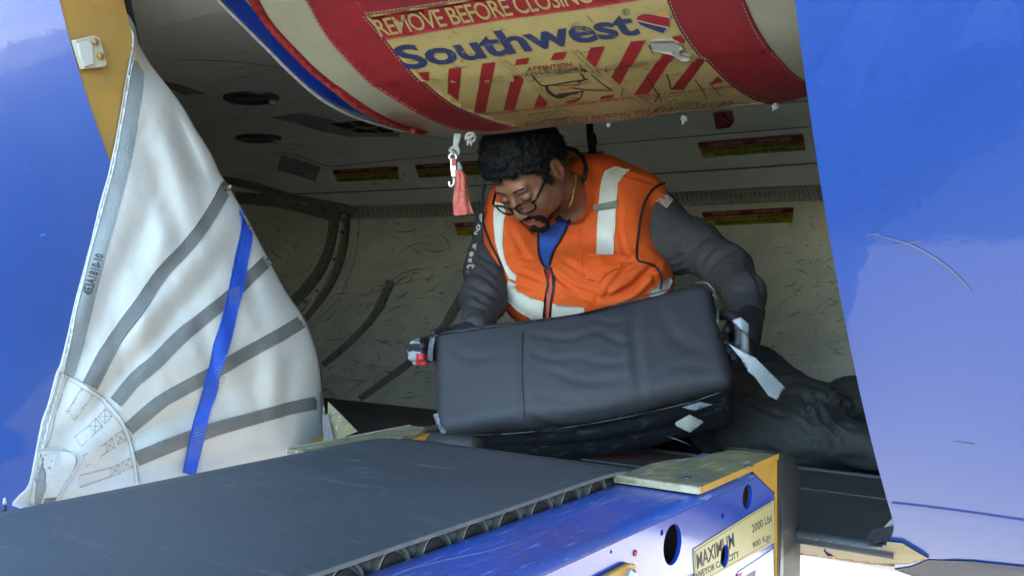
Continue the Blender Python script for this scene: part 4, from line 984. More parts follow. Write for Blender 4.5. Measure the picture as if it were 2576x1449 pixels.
# top flange: scratched, with a rounded outer bend
rb = .011
def flange(x_in, x_out):
    s_ = 1 if x_out > x_in else -1
    secs = [(x_in, RZ-.03), (x_in, RZ-.003), (x_in+s_*.003, RZ)]+[(x_in+(x_out-s_*rb-x_in)*k/8, RZ) for k in range(1, 9)]+[(x_out-s_*rb+s_*rb*math.sin(a_), RZ-rb+rb*math.cos(a_)) for a_ in np.linspace(.15, math.pi/2, 8)]
    g = G(); ys = np.linspace(SY1, -2.0, 50); m_ = len(secs)
    g.add([(x, y, z) for y in ys for x, z in secs], [(i*m_+k, i*m_+k+1, (i+1)*m_+k+1, (i+1)*m_+k) for i in range(len(ys)-1) for k in range(m_-1)]); return g
fl = flange(RX0, RX1); flb = fl.bvh(); fl.build('side_rail', M['loader_blue_worn'], ldr, True)
fl2 = flange(BX0-.006, BX0-.07); fl2.v = [v+Vector((0, 0, -.055)) for v in fl2.v]; fl2.build('side_rail', M['loader_blue_worn'], ldr, True)
G().box((BX0-.07, -2, RZ-.30), (BX0-.065, SY1, RZ-.067)).build('side_plate', M['loader_blue'], ldr)
# long light scratches on the rail
scs = [z6((555, 1378), (900, 1290), (1210, 1225), (1500, 1135)), z6((1560, 1105), (1830, 990)), z6((1925, 945), (2180, 830), (2420, 738)), z6((1165, 1430), (1310, 1345)), z6((1040, 1160), (1300, 1165)), z6((1210, 1275), (1295, 1245)), z6((1505, 1180), (1535, 1152)), z6((1915, 1150), (1960, 1225)), z6((2000, 1225), (2060, 1200)), z6((2540, 800), (2420, 735))]
for q, w_ in zip(scs, [2.4, 2, 1.6, 2.2, 1.2, 1.4, 3, 2, 3, 1]):
    drape2d(ribbon(q, [w_*.3]+[w_]*(len(q)-2)+[w_*.3]), flb, .0007, 'scratch', M['white_scratch'], ldr, step=0)
random.seed(21); bms = []
for k in range(120):
    f_ = random.random(); v = 1225+f_*220; u = np.interp(v, [1215, 1449], [1640, 1120])+random.uniform(-150, 190)*(.5+f_*.6); a_ = random.gauss(-.45, .5); L = random.uniform(2, 14)
    bms.append(ribbon([(u, v), (u+L*math.cos(a_), v+L*math.sin(a_))], random.uniform(.5, 1.3), 1))
o = drape2d(merge_bm(bms), flb, .0006, 'paint_chips', M['white_scratch'], ldr, step=0); o['kind'] = 'stuff'
# belt scuffs
random.seed(9)
bms = []
for (u, v, L, w_) in [(866, 1275, 40, 4), (640, 1240, 26, 2), (1090, 1270, 12, 3), (880, 1180, 60, 3), (1030, 1225, 30, 2), (760, 1310, 30, 4), (520, 1320, 40, 3), (980, 1345, 20, 2), (1140, 1190, 36, 2), (1040, 1150, 40, 2), (870, 1160, 40, 3), (690, 1400, 30, 2), (1220, 1180, 30, 2), (1410, 1215, 16, 4)]:
    bms.append(ribbon([(u, v), (u+L*.5, v-1-L*.04), (u+L, v-L*.02)], [w_*.2, w_, w_*.2], 4))
M['scuff'] = mat('belt_scuff', (.06, .07, .072), rough=.6)
o = drape2d(merge_bm(bms), beltb, .0006, 'belt_scuffs', M['scuff'], ldr, step=0); o['kind'] = 'stuff'
drape2d(ribbon([(337+0, 1494), (352, 1491), (372, 1490)], [1, 3, 1]), beltb, .0006, 'belt_cut', M['dark'], ldr, step=0)
# nose plates either side of the belt
PZ = -.252
def nose_plate(x0, x1, mirror=False):
    pts = [(x0, 1.040), (x0, 1.140), (x0+.005, 1.170), (x0+.028, 1.222), (x0+.047, 1.300), (x1, 1.304), (x1, 1.050)]
    if mirror: pts = [(2*mirror-x, y) for x, y in pts]
    g = G(); g.prism([(x, y, PZ) for x, y in pts], (0, 0, -.006)); o_ = g.build('nose_plate', M['olive'], ldr, bevel=.001)
    return o_
npz = nose_plate(-.592, RX1+.003)
G().box((-.592, 1.043, PZ-.0075), (RX1+.004, 1.0495, PZ+.0008)).build('plate_edge', M['edge_bright'], ldr)
G().box((RX1+.0035, 1.050, PZ-.0075), (RX1+.0050, 1.305, PZ+.0006)).build('plate_edge', M['loader_yellow'], ldr)
for (u, v) in ((1884-.0, 1172), (1728, 1202)):
    p = atZ(u, v, PZ+.0004); G().cyl(p, p+Vector((0, 0, .0012)), .006, 14).build('plate_screw', M['steel_dark'], ldr, True)
# yellow corner gusset and edge strip on the side plate, then the rubber bumper
def onside(poly, off, nm, m_, parent=ldr, th=.0012, lab=None):
    g = G(); q = [atX(u, v, XO)+Vector((off, 0, 0)) for u, v in poly]; g.prism(q, (-th, 0, 0)); return g.build(nm, m_, parent, label=lab)
onside([(1893, 1180), (1951, 1149), (1952, 1236), (1925, 1210)], .0022, 'corner_gusset', M['loader_yellow'])
onside([(1946, 1236), (1953, 1236), (1961, 1460), (1953, 1460)], .0022, 'edge_strip', M['loader_yellow'])
onside([(1886, 1181), (1893, 1178), (1925, 1207), (1950, 1234), (1949, 1240), (1940, 1234)], .0026, 'weld_bead', M['loader_yellow'])
G().box((XO-.07, SY1+.0005, RZ-.30), (XO+.003, SY1+.005, RZ+.008)).build('end_plate', M['loader_yellow'], ldr)
def bumper(x0, x1):
    g = G(); n = 40
    def dep(z):
        lim = .098 if z > -.372 else max(.02, prof(-.8, .7+.3*min(1, max(0, (-.384-z))/.24)).y-SY1-.010)
        return min(.098, lim)
    zs = [RZ+.010-.30*k/n for k in range(n+1)]
    sec = []
    for k, z in enumerate(zs):
        e_ = min(1, math.sqrt(max(0, 1-(1-min(1, k/8))**2))) ; sec.append((z, SY1+.005+.012+(dep(z)-.012)*e_))
    for (xa, xb) in ((x0, x1),):
        v = []; 
        for z, y in sec:
            v += [(xa, SY1+.004, z), (xa, y-.006, z), (xa+.008, y, z), (xb-.008, y, z), (xb, y-.006, z), (xb, SY1+.004, z)]
        f = [(i_*6+k, i_*6+k+1, (i_+1)*6+k+1, (i_+1)*6+k) for i_ in range(n) for k in range(5)]+[(0, 1, 2, 3, 4, 5)]
        g.add(v, f)
    o_ = g.build('rubber_bumper', M['bumper'], ldr, True)
    return o_
bpo = bumper(XO-.075, XO+.004)
g = G(); g.grid(lambda a, b: (XO+.0046+.0005*math.sin(b*3.14), SY1+.012+.012*a, RZ-.055-.11*b), 2, 6); g.build('worn_patch', M['steel_dark'], bpo)
# mirrored nose at the far side
XF = -1.066
g = G(); g.prism([(XF-.003, .93, PZ), (XF-.003, 1.194, PZ), (XF+.03, 1.198, PZ), (XF+.05, 1.165, PZ), (XF+.066, 1.10, PZ), (XF+.066, .93, PZ)], (0, 0, -.006)); g.build('nose_plate', M['olive'], ldr, bevel=.001)
G().box((XF-.0045, .93, PZ-.007), (XF-.0025, 1.196, PZ+.0008)).build('plate_edge', M['edge_bright'], ldr)
g = G(); g.box((XF+.035, 1.128, PZ-.045), (XF+.073, 1.186, PZ-.0065)); g.build('end_block', M['loader_yellow'], ldr, bevel=.002)
G().cyl((XF+.074, 1.165, PZ-.022), (XF+.16, 1.165, PZ-.022), .022, 20).build('nose_roller', M['bumper'], ldr, True)
g = G(); g.box((XF-.04, 1.292, RZ-.25), (XO-.08, 1.299, RZ-.07)); g.build('cross_beam', M['dark'], ldr)
g = G(); g.cyl((BX0+.01, 1.095, BZ-.034), (BX1-.01, 1.095, BZ-.034), .026, 24); g.build('nose_pulley', M['steel_dark'], ldr, True)
G().box((BX0, -1.9, RZ-.12), (RX0-.002, .98, RZ-.10)).build('bed_plate', M['dark'], ldr)
# stickers
st = onside(z7((612, 1045), (1088, 755), (1092, 1005), (625, 1265)), .0012, 'capacity_sticker', M['sticker'])
bpy.context.view_layer.update(); boolcut(st, [cut[2]])
plane_side = G().grid(lambda a, b: (XO+.0012, -1+2.5*a, -.7+.6*b), 2, 2).bvh()
def onpl(bm, off, nm, m_, parent): return drape2d(bm, plane_side, off, nm, m_, parent, step=0)
o1 = onpl(ribbon([p for p in z7((625, 1058), (1080, 772), (1084, 998), (636, 1250))]+[z7((625, 1058))[0]], 1.2, 1), .0006, 'sticker_border', M['print'], st)
tx = [('MAXIMUM', ((640, 1166), (862, 1032), (854, 945), (634, 1078))), ('CONVEYOR CAPACITY', ((588, 1250), (890, 1090), (884, 1054), (585, 1210))),
      ('2000 Lbs', ((966, 951), (1084, 880), (1078, 834), (962, 903))), ('900 Kgs', ((970, 1056), (1076, 996), (1070, 948), (965, 1008)))]
for s_, q in tx:
    t_ = onpl(textbm(s_, z7(*q), .012), .0007, 'sticker_lettering', M['print'], st)
    if s_ in ('MAXIMUM', 'CONVEYOR CAPACITY'):
        t_.modifiers.new('s', 'SOLIDIFY').thickness = .0002
        bpy.context.view_layer.update(); boolcut(t_, [cut[2]])
fd = onside(z7((878, 1180), (1085, 1045), (1090, 1240), (878, 1240)), .0012, 'flag_decal', M['decal_white'])
for k in range(3):
    y0 = 1100+k*44
    onpl(polybm(z7((905+20*k, y0+105-k*10), (1087, y0-10), (1087, y0+10), (905+20*k, y0+122-k*10))), .0006, 'flag_stripe', M['belt_scuff'] if 'belt_scuff' in M else M['metal'], fd)
onpl(polybm(z7((878, 1196), (905, 1180), (900, 1240), (878, 1240))), .0007, 'flag_stripe', M['print_red'], fd)
onpl(polybm(z7((905, 1215), (985, 1165), (985, 1240), (905, 1240))), .0008, 'flag_canton', M['print_navy'], fd)
# small yellow bracket with a bolt
g = G(); q = [atX(u, v, XO)+Vector((.001, 0, 0)) for u, v in [(1500, 1449), (1570, 1413), (1584, 1415), (1587, 1426), (1587, 1480), (1500, 1490)]]; g.prism(q, (.006, 0, 0))
br = g.build('bracket', M['loader_yellow'], ldr, bevel=.0015)
p = atX(1566, 1444, XO)+Vector((.007, 0, 0)); G().tube([p, p+Vector((.004, 0, 0)), p+Vector((.008, 0, 0))], [.008, .008, .005], 6).build('bolt', M['metal'], br)
for (u, v) in ((1597, 1390),):
    p = atX(u, v, XO); G().tube([p, p+Vector((.0012, 0, 0))], .0035, 12).build('rivet', M['print_red'], ldr, True)
# undercarriage, below the frame, keeps the loader standing
for x in (BX0+.02, RX1-.06):
    G().box((x-.03, -1.85, GZ+.25), (x+.03, -1.75, RZ-.42)).build('support_leg', M['loader_blue'], ldr)
for x in (BX0-.02, RX1+.02):
    for y in (-1.6, -2.3):
        wv = G().tube([(x-.06, y, GZ+.26), (x-.05, y, GZ+.26), (x+.05, y, GZ+.26), (x+.06, y, GZ+.26)], [.22, .26, .26, .22], 28).build('wheel', M['bumper'], ldr, True)
G().box((BX0-.05, -2.6, GZ+.3), (RX1+.05, -1.3, GZ+.42)).build('chassis', M['loader_blue'], ldr)
for c_ in cut: bpy.data.objects.remove(c_)
# yellow-tipped cable end at far left, small
cbx = thing('cable_plug', 'small black and white cable plug upright at the lower left frame edge', 'plug', P(12, 1275, 1.2))
G().tube([P(12, 1262, 1.2), P(12, 1268, 1.2), P(12, 1278, 1.2), P(11, 1290, 1.2)], [.001, .002, .0028, .0035], 10).build('body', M['print'], cbx, True)
G().tube([P(12, 1252, 1.2), P(12, 1262, 1.2), P(12, 1268, 1.2)], [.0015, .0024, .0024], 10).build('tip', M['canvas_hem'], cbx, True)

# ------------------------------------------------------------------ the soft case he is swinging in
bag = thing('duffel_case', 'large black soft-sided case held in front of the worker above the belt', 'suitcase', P(1450, 1000, 1.95))
TL_, TR_, BR_, BL_ = P(1078, 838, 2.02), P(1812, 700, 1.93), P(1826, 975, 1.80), P(1104, 1092, 1.86)
cen = (TL_+TR_+BR_+BL_)/4
ax_ = ((TR_-TL_)+(BR_-BL_)).normalized(); hgt = ((TL_-BL_)+(TR_-BR_)); hgt = (hgt-ax_*hgt.dot(ax_)).normalized(); nn = ax_.cross(hgt).normalized()
if nn.dot(KK) < 0: nn = -nn
LX = ((TR_-TL_).length+(BR_-BL_).length)/4; LH = ((TL_-BL_).length+(TR_-BR_).length)/4; TD = .105
BM = np.array([list(ax_), list(hgt), list(nn)])
bc = np.array(cen-nn*TD)
def bagf(p):
    q = (p-bc)@BM.T
    x, y, z = q[..., 0], q[..., 1], q[..., 2]
    fx = x/LX
    y = y+.012*np.cos(fx*3.0)-.004+.010*(fx**2)                       # top edge sags in the middle
    hx = LX+.0*z; hy = LH-.002; hz = TD+.020*np.cos(np.clip(x/LX, -1, 1)*1.5)*np.cos(np.clip(y/LH, -1, 1)*1.5)
    r_ = .026
    dx = np.abs(x)-(hx-r_); dy = np.abs(y)-(hy-r_); dz = np.abs(z)-(hz-r_)
    return np.sqrt(np.maximum(dx, 0)**2+np.maximum(dy, 0)**2+np.maximum(dz, 0)**2)+np.minimum(np.maximum(dx, np.maximum(dy, dz)), 0)-r_
V, F = surfnet(bagf, bc-.48, bc+.48, .0085)
bl = [([(1315, 822), (1312, 930), (1320, 1062)], .006, 9), ([(1590, 745), (1597, 860), (1615, 1010)], .007, 12), ([(1300, 1040), (1400, 1075), (1560, 1062), (1800, 990)], .007, 9),
      ([(1330, 840), (1430, 850), (1540, 820)], .005, 8), ([(1480, 800), (1540, 812), (1590, 800)], .005, 7), ([(1500, 830), (1560, 860), (1600, 850)], .005, 8), ([(1440, 900), (1530, 915), (1595, 905)], .004, 8),
      ([(1380, 930), (1470, 960), (1590, 950)], .005, 9), ([(1330, 880), (1400, 905), (1500, 890)], .004, 8), ([(1340, 990), (1440, 1010), (1560, 1000)], .004, 10), ([(1140, 1105), (1400, 1095), (1800, 1015)], .005, 8),
      ([(1160, 1120), (1450, 1120), (1820, 1050)], .006, 9), ([(1130, 870), (1180, 900), (1280, 890)], .003, 10), ([(1650, 760), (1700, 850), (1770, 880)], .004, 16), ([(1650, 950), (1720, 920), (1800, 930)], .003, 12)]
bl = [(p_, d_*.45, w_) for p_, d_, w_ in bl]; V = creases(V, F, bl, .004, 6, 3)
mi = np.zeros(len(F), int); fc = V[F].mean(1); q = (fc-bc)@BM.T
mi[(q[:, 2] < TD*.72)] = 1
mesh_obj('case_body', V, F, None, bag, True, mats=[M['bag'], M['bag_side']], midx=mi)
bgb = bvh_of(V, F)
def onbag(bm, off, nm, m_, step=14, skirt=.002): return drape2d(bm, bgb, off, nm, m_, bag, step=step, skirt=skirt, tfall=1.85)
onbag(ribbon([(1092, 850), (1100, 843), (1180, 832), (1300, 815), (1470, 787), (1620, 745), (1760, 708), (1790, 708)], 3.2), .0022, 'piping', M['bag_side'])
onbag(ribbon([(1088, 848), (1083, 880), (1082, 908)], 13), .003, 'corner_guard', M['piping'])
onbag(ribbon([(1096, 1040), (1104, 1065), (1122, 1088)], 13), .003, 'corner_guard', M['piping'])
onbag(ribbon([(1745, 712), (1775, 712), (1796, 740), (1805, 800), (1806, 850)], [6, 9, 10, 9, 5]), .003, 'corner_guard', M['steel_dark'])
onbag(ribbon([(1124, 1094), (1300, 1088), (1500, 1062), (1700, 1020), (1815, 985)], 3), .003, 'piping', M['steel_dark'])
onbag(ribbon([(1316, 826), (1313, 930), (1320, 1060)], 3), .0022, 'seam', M['bag_side'])
# loose end panel, handle and tags at the right-hand end
g = G(); hp = crom([tuple(P(1806, 790, 1.95)), tuple(P(1850, 800, 1.90)), tuple(P(1862, 850, 1.88)), tuple(P(1845, 900, 1.90)), tuple(P(1812, 910, 1.93))], 5)
g.tube(hp, .011, 8).build('side_handle', M['bag_side'], bag, True)
def loose(poly, t0, nm, m_, curl=.01, lab=None, parent=bag):
    g = G(); us = [p_[0] for p_ in poly]; vs = [p_[1] for p_ in poly]
    bm = polybm(poly)
    for ax in (0, 1):
        lo, hi = (min(us), max(us)) if ax == 0 else (min(vs), max(vs)); k = lo+8
        while k < hi:
            nr = (1, 0, 0) if ax == 0 else (0, 1, 0); bmesh.ops.bisect_plane(bm, geom=bm.verts[:]+bm.edges[:]+bm.faces[:], plane_co=(k*nr[0], k*nr[1], 0), plane_no=nr); k += 10
    bm.verts.index_update()
    vv = [P(v.co.x, v.co.y, t0-curl*math.sin((v.co.x-min(us))/max(1, max(us)-min(us))*3.1)-curl*.6*math.sin((v.co.y-min(vs))/30)) for v in bm.verts]
    o_ = mesh_obj(nm, vv, [[v.index for v in f.verts] for f in bm.faces], m_, parent, True, lab); bm.free()
    s_ = o_.modifiers.new('s', 'SOLIDIFY'); s_.thickness = .0015; return o_
loose(z11((580, 408), (640, 385), (690, 430), (700, 470), (690, 500), (640, 470), (600, 430)), 1.80, 'tag_loop', M['clear_tag'], lab='white tag loop')
loose(z11((640, 480), (690, 490), (700, 600), (720, 650), (690, 650), (640, 620)), 1.82, 'tag_strap', M['piping'])
loose(z11((550, 572), (600, 600), (690, 650), (745, 675), (850, 780), (960, 888), (925, 925), (900, 978), (840, 948), (740, 810), (690, 770), (700, 720), (640, 680)), 1.79, 'luggage_tag', M['clear_tag'], lab='long white luggage tag')
loose(z11((170, 1140), (270, 1083), (370, 1132), (350, 1155), (275, 1212), (180, 1165)), 1.74, 'buckle', M['tabgrey'])
loose(z11((175, 1150), (270, 1175), (345, 1145), (340, 1165), (270, 1208), (190, 1170)), 1.735, 'buckle_edge', M['steel_dark'], .002)
loose(z11((215, 1030), (350, 990), (440, 1010), (310, 1055)), 1.775, 'webbing_patch', M['piping'], .002)
loose(z11((110, 1238), (180, 1255), (275, 1300), (180, 1265)), 1.74, 'strap_end', M['piping'], .002)

# ------------------------------------------------------------------ the baggage handler
per = thing('person', 'bearded man in orange mesh safety vest and charcoal sleeves bending over the case', 'person', P(1450, 1150, 2.35))
HC = np.array(P(1327, 441, 2.36)); HS = .97
yw, pt, rl = R(34), R(55), R(4)
f_ = np.array([-math.sin(yw)*math.cos(pt), -math.sin(pt), math.cos(yw)*math.cos(pt)]); e_ = np.array([math.cos(yw), 0, math.sin(yw)]); h_ = np.cross(f_, e_); h_ = -h_ if h_[1] < 0 else h_
e2 = e_*math.cos(rl)+h_*math.sin(rl); h2 = -e_*math.sin(rl)+h_*math.cos(rl)
HM = np.array([e2@CM, f_@CM, h2@CM])            # rows: ear axis, face axis, crown axis in world
H = lambda e, f, h: Vector(HC+np.array([e, f, h])@HM*HS)
def hell(c, r): return ell(H(*c), np.array(r)*HS, HM)
def hcap(a, b, ra, rb=None): return cap(H(*a), H(*b), ra*HS, (rb if rb is not None else ra)*HS)
def headf(p):
    d = union([hell((0, -.016, .036), (.076, .098, .092)), hell((0, .034, -.040), (.063, .060, .074)), hell((0, -.01, -.02), (.066, .075, .075))], .03)(p)
    d = smin(d, union([hcap((-.008, .076, -.108), (.008, .076, -.108), .019), hell((.042, .02, -.068), (.024, .035, .026)), hell((-.042, .02, -.068), (.024, .035, .026))], .02)(p), .025)
    d = smin(d, union([hell((.038, .060, -.032), (.026, .024, .026)), hell((-.038, .060, -.032), (.026, .024, .026)), hell((0, .074, -.068), (.032, .024, .028))], .015)(p), .022)
    d = smin(d, hcap((-.036, .077, .034), (.036, .077, .034), .011)(p), .016)
    for s_ in (-1, 1):
        d = smax(d, -hell((s_*.032, .104, .013), (.019, .016, .013))(p), .010)
    d = smin(d, union([hell((s_*.032, .078, .010), (.0165, .0145, .0125)) for s_ in (-1, 1)], .001)(p), .003)
    d = smin(d, union([hcap((0, .088, .022), (0, .108, -.020), .0078, .0115), hell((0, .110, -.030), (.0135, .0125, .0115)), hell((.0135, .101, -.034), (.0085, .011, .0085)), hell((-.0135, .101, -.034), (.0085, .011, .0085))], .006)(p), .006)
    d = smin(d, union([hell((0, .094, -.064), (.021, .0085, .0055)), hell((0, .092, -.0755), (.018, .0095, .0065))], .0015)(p), .0035)
    d = smax(d, -hcap((-.020, .101, -.0695), (.020, .101, -.0695), .0022)(p), .002)
    # ears
    for s_ in (-1, 1):
        ear = smax(hell((s_*.084, -.014, -.004), (.0105, .022, .036))(p), -hell((s_*.097, -.010, .0), (.011, .013, .024))(p), .002)
        ear = smin(ear, hell((s_*.083, -.004, -.006), (.006, .005, .007))(p), .003)
        d = smin(d, ear, .005)
    # neck runs back into the shoulders
    d = smin(d, cap(H(0, -.035, -.05), P(1418, 480, 2.52), .054, .058)(p), .02)
    d = smin(d, ell(P(1430, 520, 2.56), (.07, .07, .06), CM)(p), .03)
    return d
# the whole body is one mesh: torso, arms and hands under the clothes, neck and head
torso_in = [ell(P(1455, 620, 2.58), (.14, .16, .08), CM), ell(P(1500, 740, 2.54), (.15, .11, .10), CM), ell(P(1560, 900, 2.56), (.13, .14, .11), CM)]
armL = [P(1262, 590, 2.56), P(1234, 690, 2.47), P(1204, 806, 2.29), P(1140, 862, 2.17)]
armR = [P(1640, 560, 2.56), P(1835, 672, 2.36), P(1886, 792, 2.13), P(1878, 840, 2.05)]
def bodyf(p):
    d = headf(p)
    d = smin(d, union(torso_in, .06)(p), .03)
    for A in (armL, armR):
        d = smin(d, union([cap(A[0], A[1], .040, .034), cap(A[1], A[2], .034, .024), cap(A[2], A[3], .024, .026)], .02)(p), .02)
    return d
V, F = surfnet(bodyf, np.minimum.reduce([np.array(x) for x in armL+armR]+[HC-.2, np.array(P(1560, 1060, 2.5))-.2])-.1, np.maximum.reduce([np.array(x) for x in armL+armR]+[HC+.2])+.1, .0085)
V0, F0 = V, F
# fine head on top of the coarse body mesh: keep coarse faces outside the head box, join in one object
hb_lo = HC-np.array([.17, .17, .19]); hb_hi = HC+np.array([.19, .19, .17])
Vh, Fh = surfnet(lambda p: bodyf(p), hb_lo, hb_hi, .0033)
Vh = Vh+vnormals(Vh, Fh)*(nsum(Vh, 60, 5)*.0006)[:, None]
keep = ~((V0[F0].mean(1) > hb_lo+.008).all(1) & (V0[F0].mean(1) < hb_hi-.008).all(1))
F0k = F0[keep]; V = np.concatenate([V0, Vh]); F = np.concatenate([F0k, Fh+len(V0)])
body = mesh_obj('body', V, F, M['skin'], per, True)
headb = bvh_of(Vh, Fh)
# hair: curls on the crown, sides and nape
def hairf(p):
    q = (p-HC)@HM.T; e, f, h = q[..., 0], q[..., 1], q[..., 2]
    d = smin(ell((0, -.022, .052), (.094, .112, .098))(q), ell((0, -.05, .0), (.080, .080, .085))(q), .03)
    nz = .0030*(np.sin(e*210+3*np.sin(h*150))*np.sin(f*190+2*np.sin(e*170))+np.sin(h*230+1.5*np.sin(f*200)))+.003*np.sin(e*75+1)*np.sin(f*68)*np.sin(h*80+2)
    d = d-nz
    cut_ = (.048+.030*np.clip(f/.08, -1, 1)-.035*np.clip((np.abs(e)-.05)/.03, 0, 1)*np.clip((.08-f)/.06, 0, 1)+.006*np.sin(e*160)+.004*np.sin(e*300+1)) - h
    cut_ = np.where(f < -.02, (-.055+.9*np.clip(f+.10, 0, .08)) - h, cut_)
    dd = smax(d, cut_*.8, .008)
    sb_ = ell((.073, .022, .012), (.007, .014, .030))(q); sb2 = ell((-.073, .022, .012), (.007, .014, .030))(q)
    dd = smin(dd, np.minimum(sb_, sb2), .006)
    return smax(dd, -(ell((.094, -.012, -.004), (.034, .031, .044))(q)), .004)
Vr, Fr = surfnet(hairf, HC-.19, HC+.19, .0034)
Vr = Vr+vnormals(Vr, Fr)*(nsum(Vr, 150, 2, 3)*.0034)[:, None]
hair = mesh_obj('hair', Vr, Fr, M['hair'], per, True)
NR = vnormals(Vr, Fr)
def strands(V_, N_, n, L, r_, seed, curl):
    random.seed(seed); g = G()
    for k in [random.randrange(len(V_)) for _ in range(n)]:
        p = Vector(V_[k]); n_ = Vector(N_[k]); a_ = n_.orthogonal(); a_.rotate(Matrix.Rotation(random.uniform(0, 6.28), 3, n_)); b_ = n_.cross(a_); l_ = L*random.uniform(.6, 1.3); c_ = random.uniform(.5, 1)*curl
        g.tube([p+n_*(l_*.8*t_-c_*t_*t_*.3)+(a_*math.sin(t_*3.2)+b_*(1-math.cos(t_*3.2))*.7)*c_ for t_ in (0, .25, .5, .75, 1)], [r_, r_, r_, r_*.8, r_*.4], 3, False)
    return g
o = strands(Vr, NR, 5200, .007, .00055, 4, .0042).build('hair_curls', M['hair'], hair, True); o['kind'] = 'stuff'
# beard, moustache, brows
FC = np.array(H(0, .075, -.06)); FB = np.array(H(0, .085, .03))
def shell_region(reg, th, amp, seed):
    def f(p): return smax(headf(p)-th-amp*np.sin((p[..., 0])*700+np.sin(p[..., 2]*500)*2)*np.sin(p[..., 2]*640), reg(p), .001)
    return f
chinreg = union([hell((.052, .020, -.078), (.014, .034, .010)), hell((-.052, .020, -.078), (.014, .034, .010)), hell((0, .080, -.112), (.030, .026, .022)), hell((.036, .052, -.098), (.024, .032, .012)), hell((-.036, .052, -.098), (.024, .032, .012)), hell((0, .094, -.089), (.010, .016, .009)), hell((.033, .086, -.076), (.006, .016, .022)), hell((-.033, .086, -.076), (.006, .016, .022))], .006)
V_, F_ = surfnet(shell_region(chinreg, .0022, .0012, 1), FC-.10, FC+.10, .0028); bd = mesh_obj('beard', V_, F_, M['beard'], per, True); o = strands(V_, vnormals(V_, F_), 900, .004, .0003, 5, .001).build('beard_hairs', M['hair'], bd, True); o['kind'] = 'stuff'
mreg = union([hell((.013, .104, -.053), (.015, .014, .0068)), hell((-.013, .104, -.053), (.015, .014, .0068)), hell((.029, .094, -.063), (.007, .014, .012)), hell((-.029, .094, -.063), (.007, .014, .012))], .004)
V_, F_ = surfnet(shell_region(mreg, .0022, .001, 1), FC-.065, FC+.065, .0026); mesh_obj('moustache', V_, F_, M['beard'], per, True)
lreg = union([hell((0, .100, -.0625), (.020, .012, .0055)), hell((0, .100, -.077), (.017, .014, .0065))], .001)
V_, F_ = surfnet(shell_region(lreg, .0008, 0, 1), FC-.055, FC+.055, .0026); mesh_obj('lips', V_, F_, M['lips'], per, True)
for s_ in (1, -1):
    V_, F_ = surfnet(shell_region(union([hcap((s_*.014, .092, .036), (s_*.034, .090, .042), .0042), hcap((s_*.034, .090, .042), (s_*.050, .078, .038), .0042, .002)], .003), .0016, .0008, 1), FB-.065, FB+.065, .0026)
    mesh_obj('eyebrow', V_, F_, M['beard'], per, True)
    g = G(); g.tube([H(s_*(.032+.015*math.cos(a_)), .0925-.0035*math.cos(a_)**2*2, .0075-.003*math.sin(a_)) for a_ in np.linspace(.2, 2.94, 10)], .0012, 5); g.build('eyelashes', M['frame_black'], per, True)
# glasses
gls = mesh_obj('glasses', [H(0, .112, .006)], [], M['frame_black'], per)
g = G()
def lensring(s_):
    return [H(s_*(.0335)+.0245*np.sign(math.cos(a_))*abs(math.cos(a_))**.7, .112-.010*(abs(.0335+s_*.0245*np.sign(math.cos(a_))*abs(math.cos(a_))**.7)/.05)**2, -.004+.0165*np.sign(math.sin(a_))*abs(math.sin(a_))**.75) for a_ in np.linspace(0, 2*math.pi, 33)]
for s_ in (1, -1):
    pts = lensring(s_); G().tube(pts, .0025, 8).build('rim', M['frame_black'], gls, True)
    G().add(pts[:-1], [tuple(range(32))]).build('lens', M['glass'], gls)
    G().tube([H(s_*.059, .100, .006), H(s_*.068, .092, .008), H(s_*.074, .05, .010), H(s_*.080, .0, .016), H(s_*.083, -.012, .014)], [.0034, .0036, .0030, .0026, .0022], 8).build('temple', M['frame_black'], gls, True)
G().tube([H(-.0105, .112, .004), H(0, .114, .007), H(.0105, .112, .004)], .0019, 8).build('bridge', M['frame_black'], gls, True)

# vest torso (orange), closed all round, with sleeves emerging from the armholes
vparts = [(P(1440, 610, 2.58), (.215, .185, .125)), (P(1490, 725, 2.50), (.210, .115, .165)), (P(1560, 470, 2.56), (.095, .055, .09)), (P(1640, 505, 2.55), (.045, .05, .07)), (P(1275, 545, 2.52), (.058, .10, .09)), (P(1500, 430, 2.58), (.075, .045, .08)),
          (P(1258, 640, 2.52), (.030, .11, .08)), (P(1295, 640, 2.52), (.060, .11, .09)), (P(1605, 690, 2.50), (.075, .085, .13)), (P(1360, 740, 2.49), (.10, .085, .13)), (P(1560, 560, 2.54), (.085, .13, .12))]
def vestf(p):
    d = union([ell(c, r_, CM) for c, r_ in vparts], .045)(p)
    d = smin(d, ell(P(1500, 890, 2.52), (.19, .13, .16), CM)(p), .03)
    # open collar for the neck
    return smax(d, -cap(P(1400, 430, 2.40), P(1435, 505, 2.47), .072, .060)(p), .012)
allv = np.array([list(c) for c, r_ in vparts])
V, F = surfnet(vestf, allv.min(0)-.26, allv.max(0)+.24, .0075)
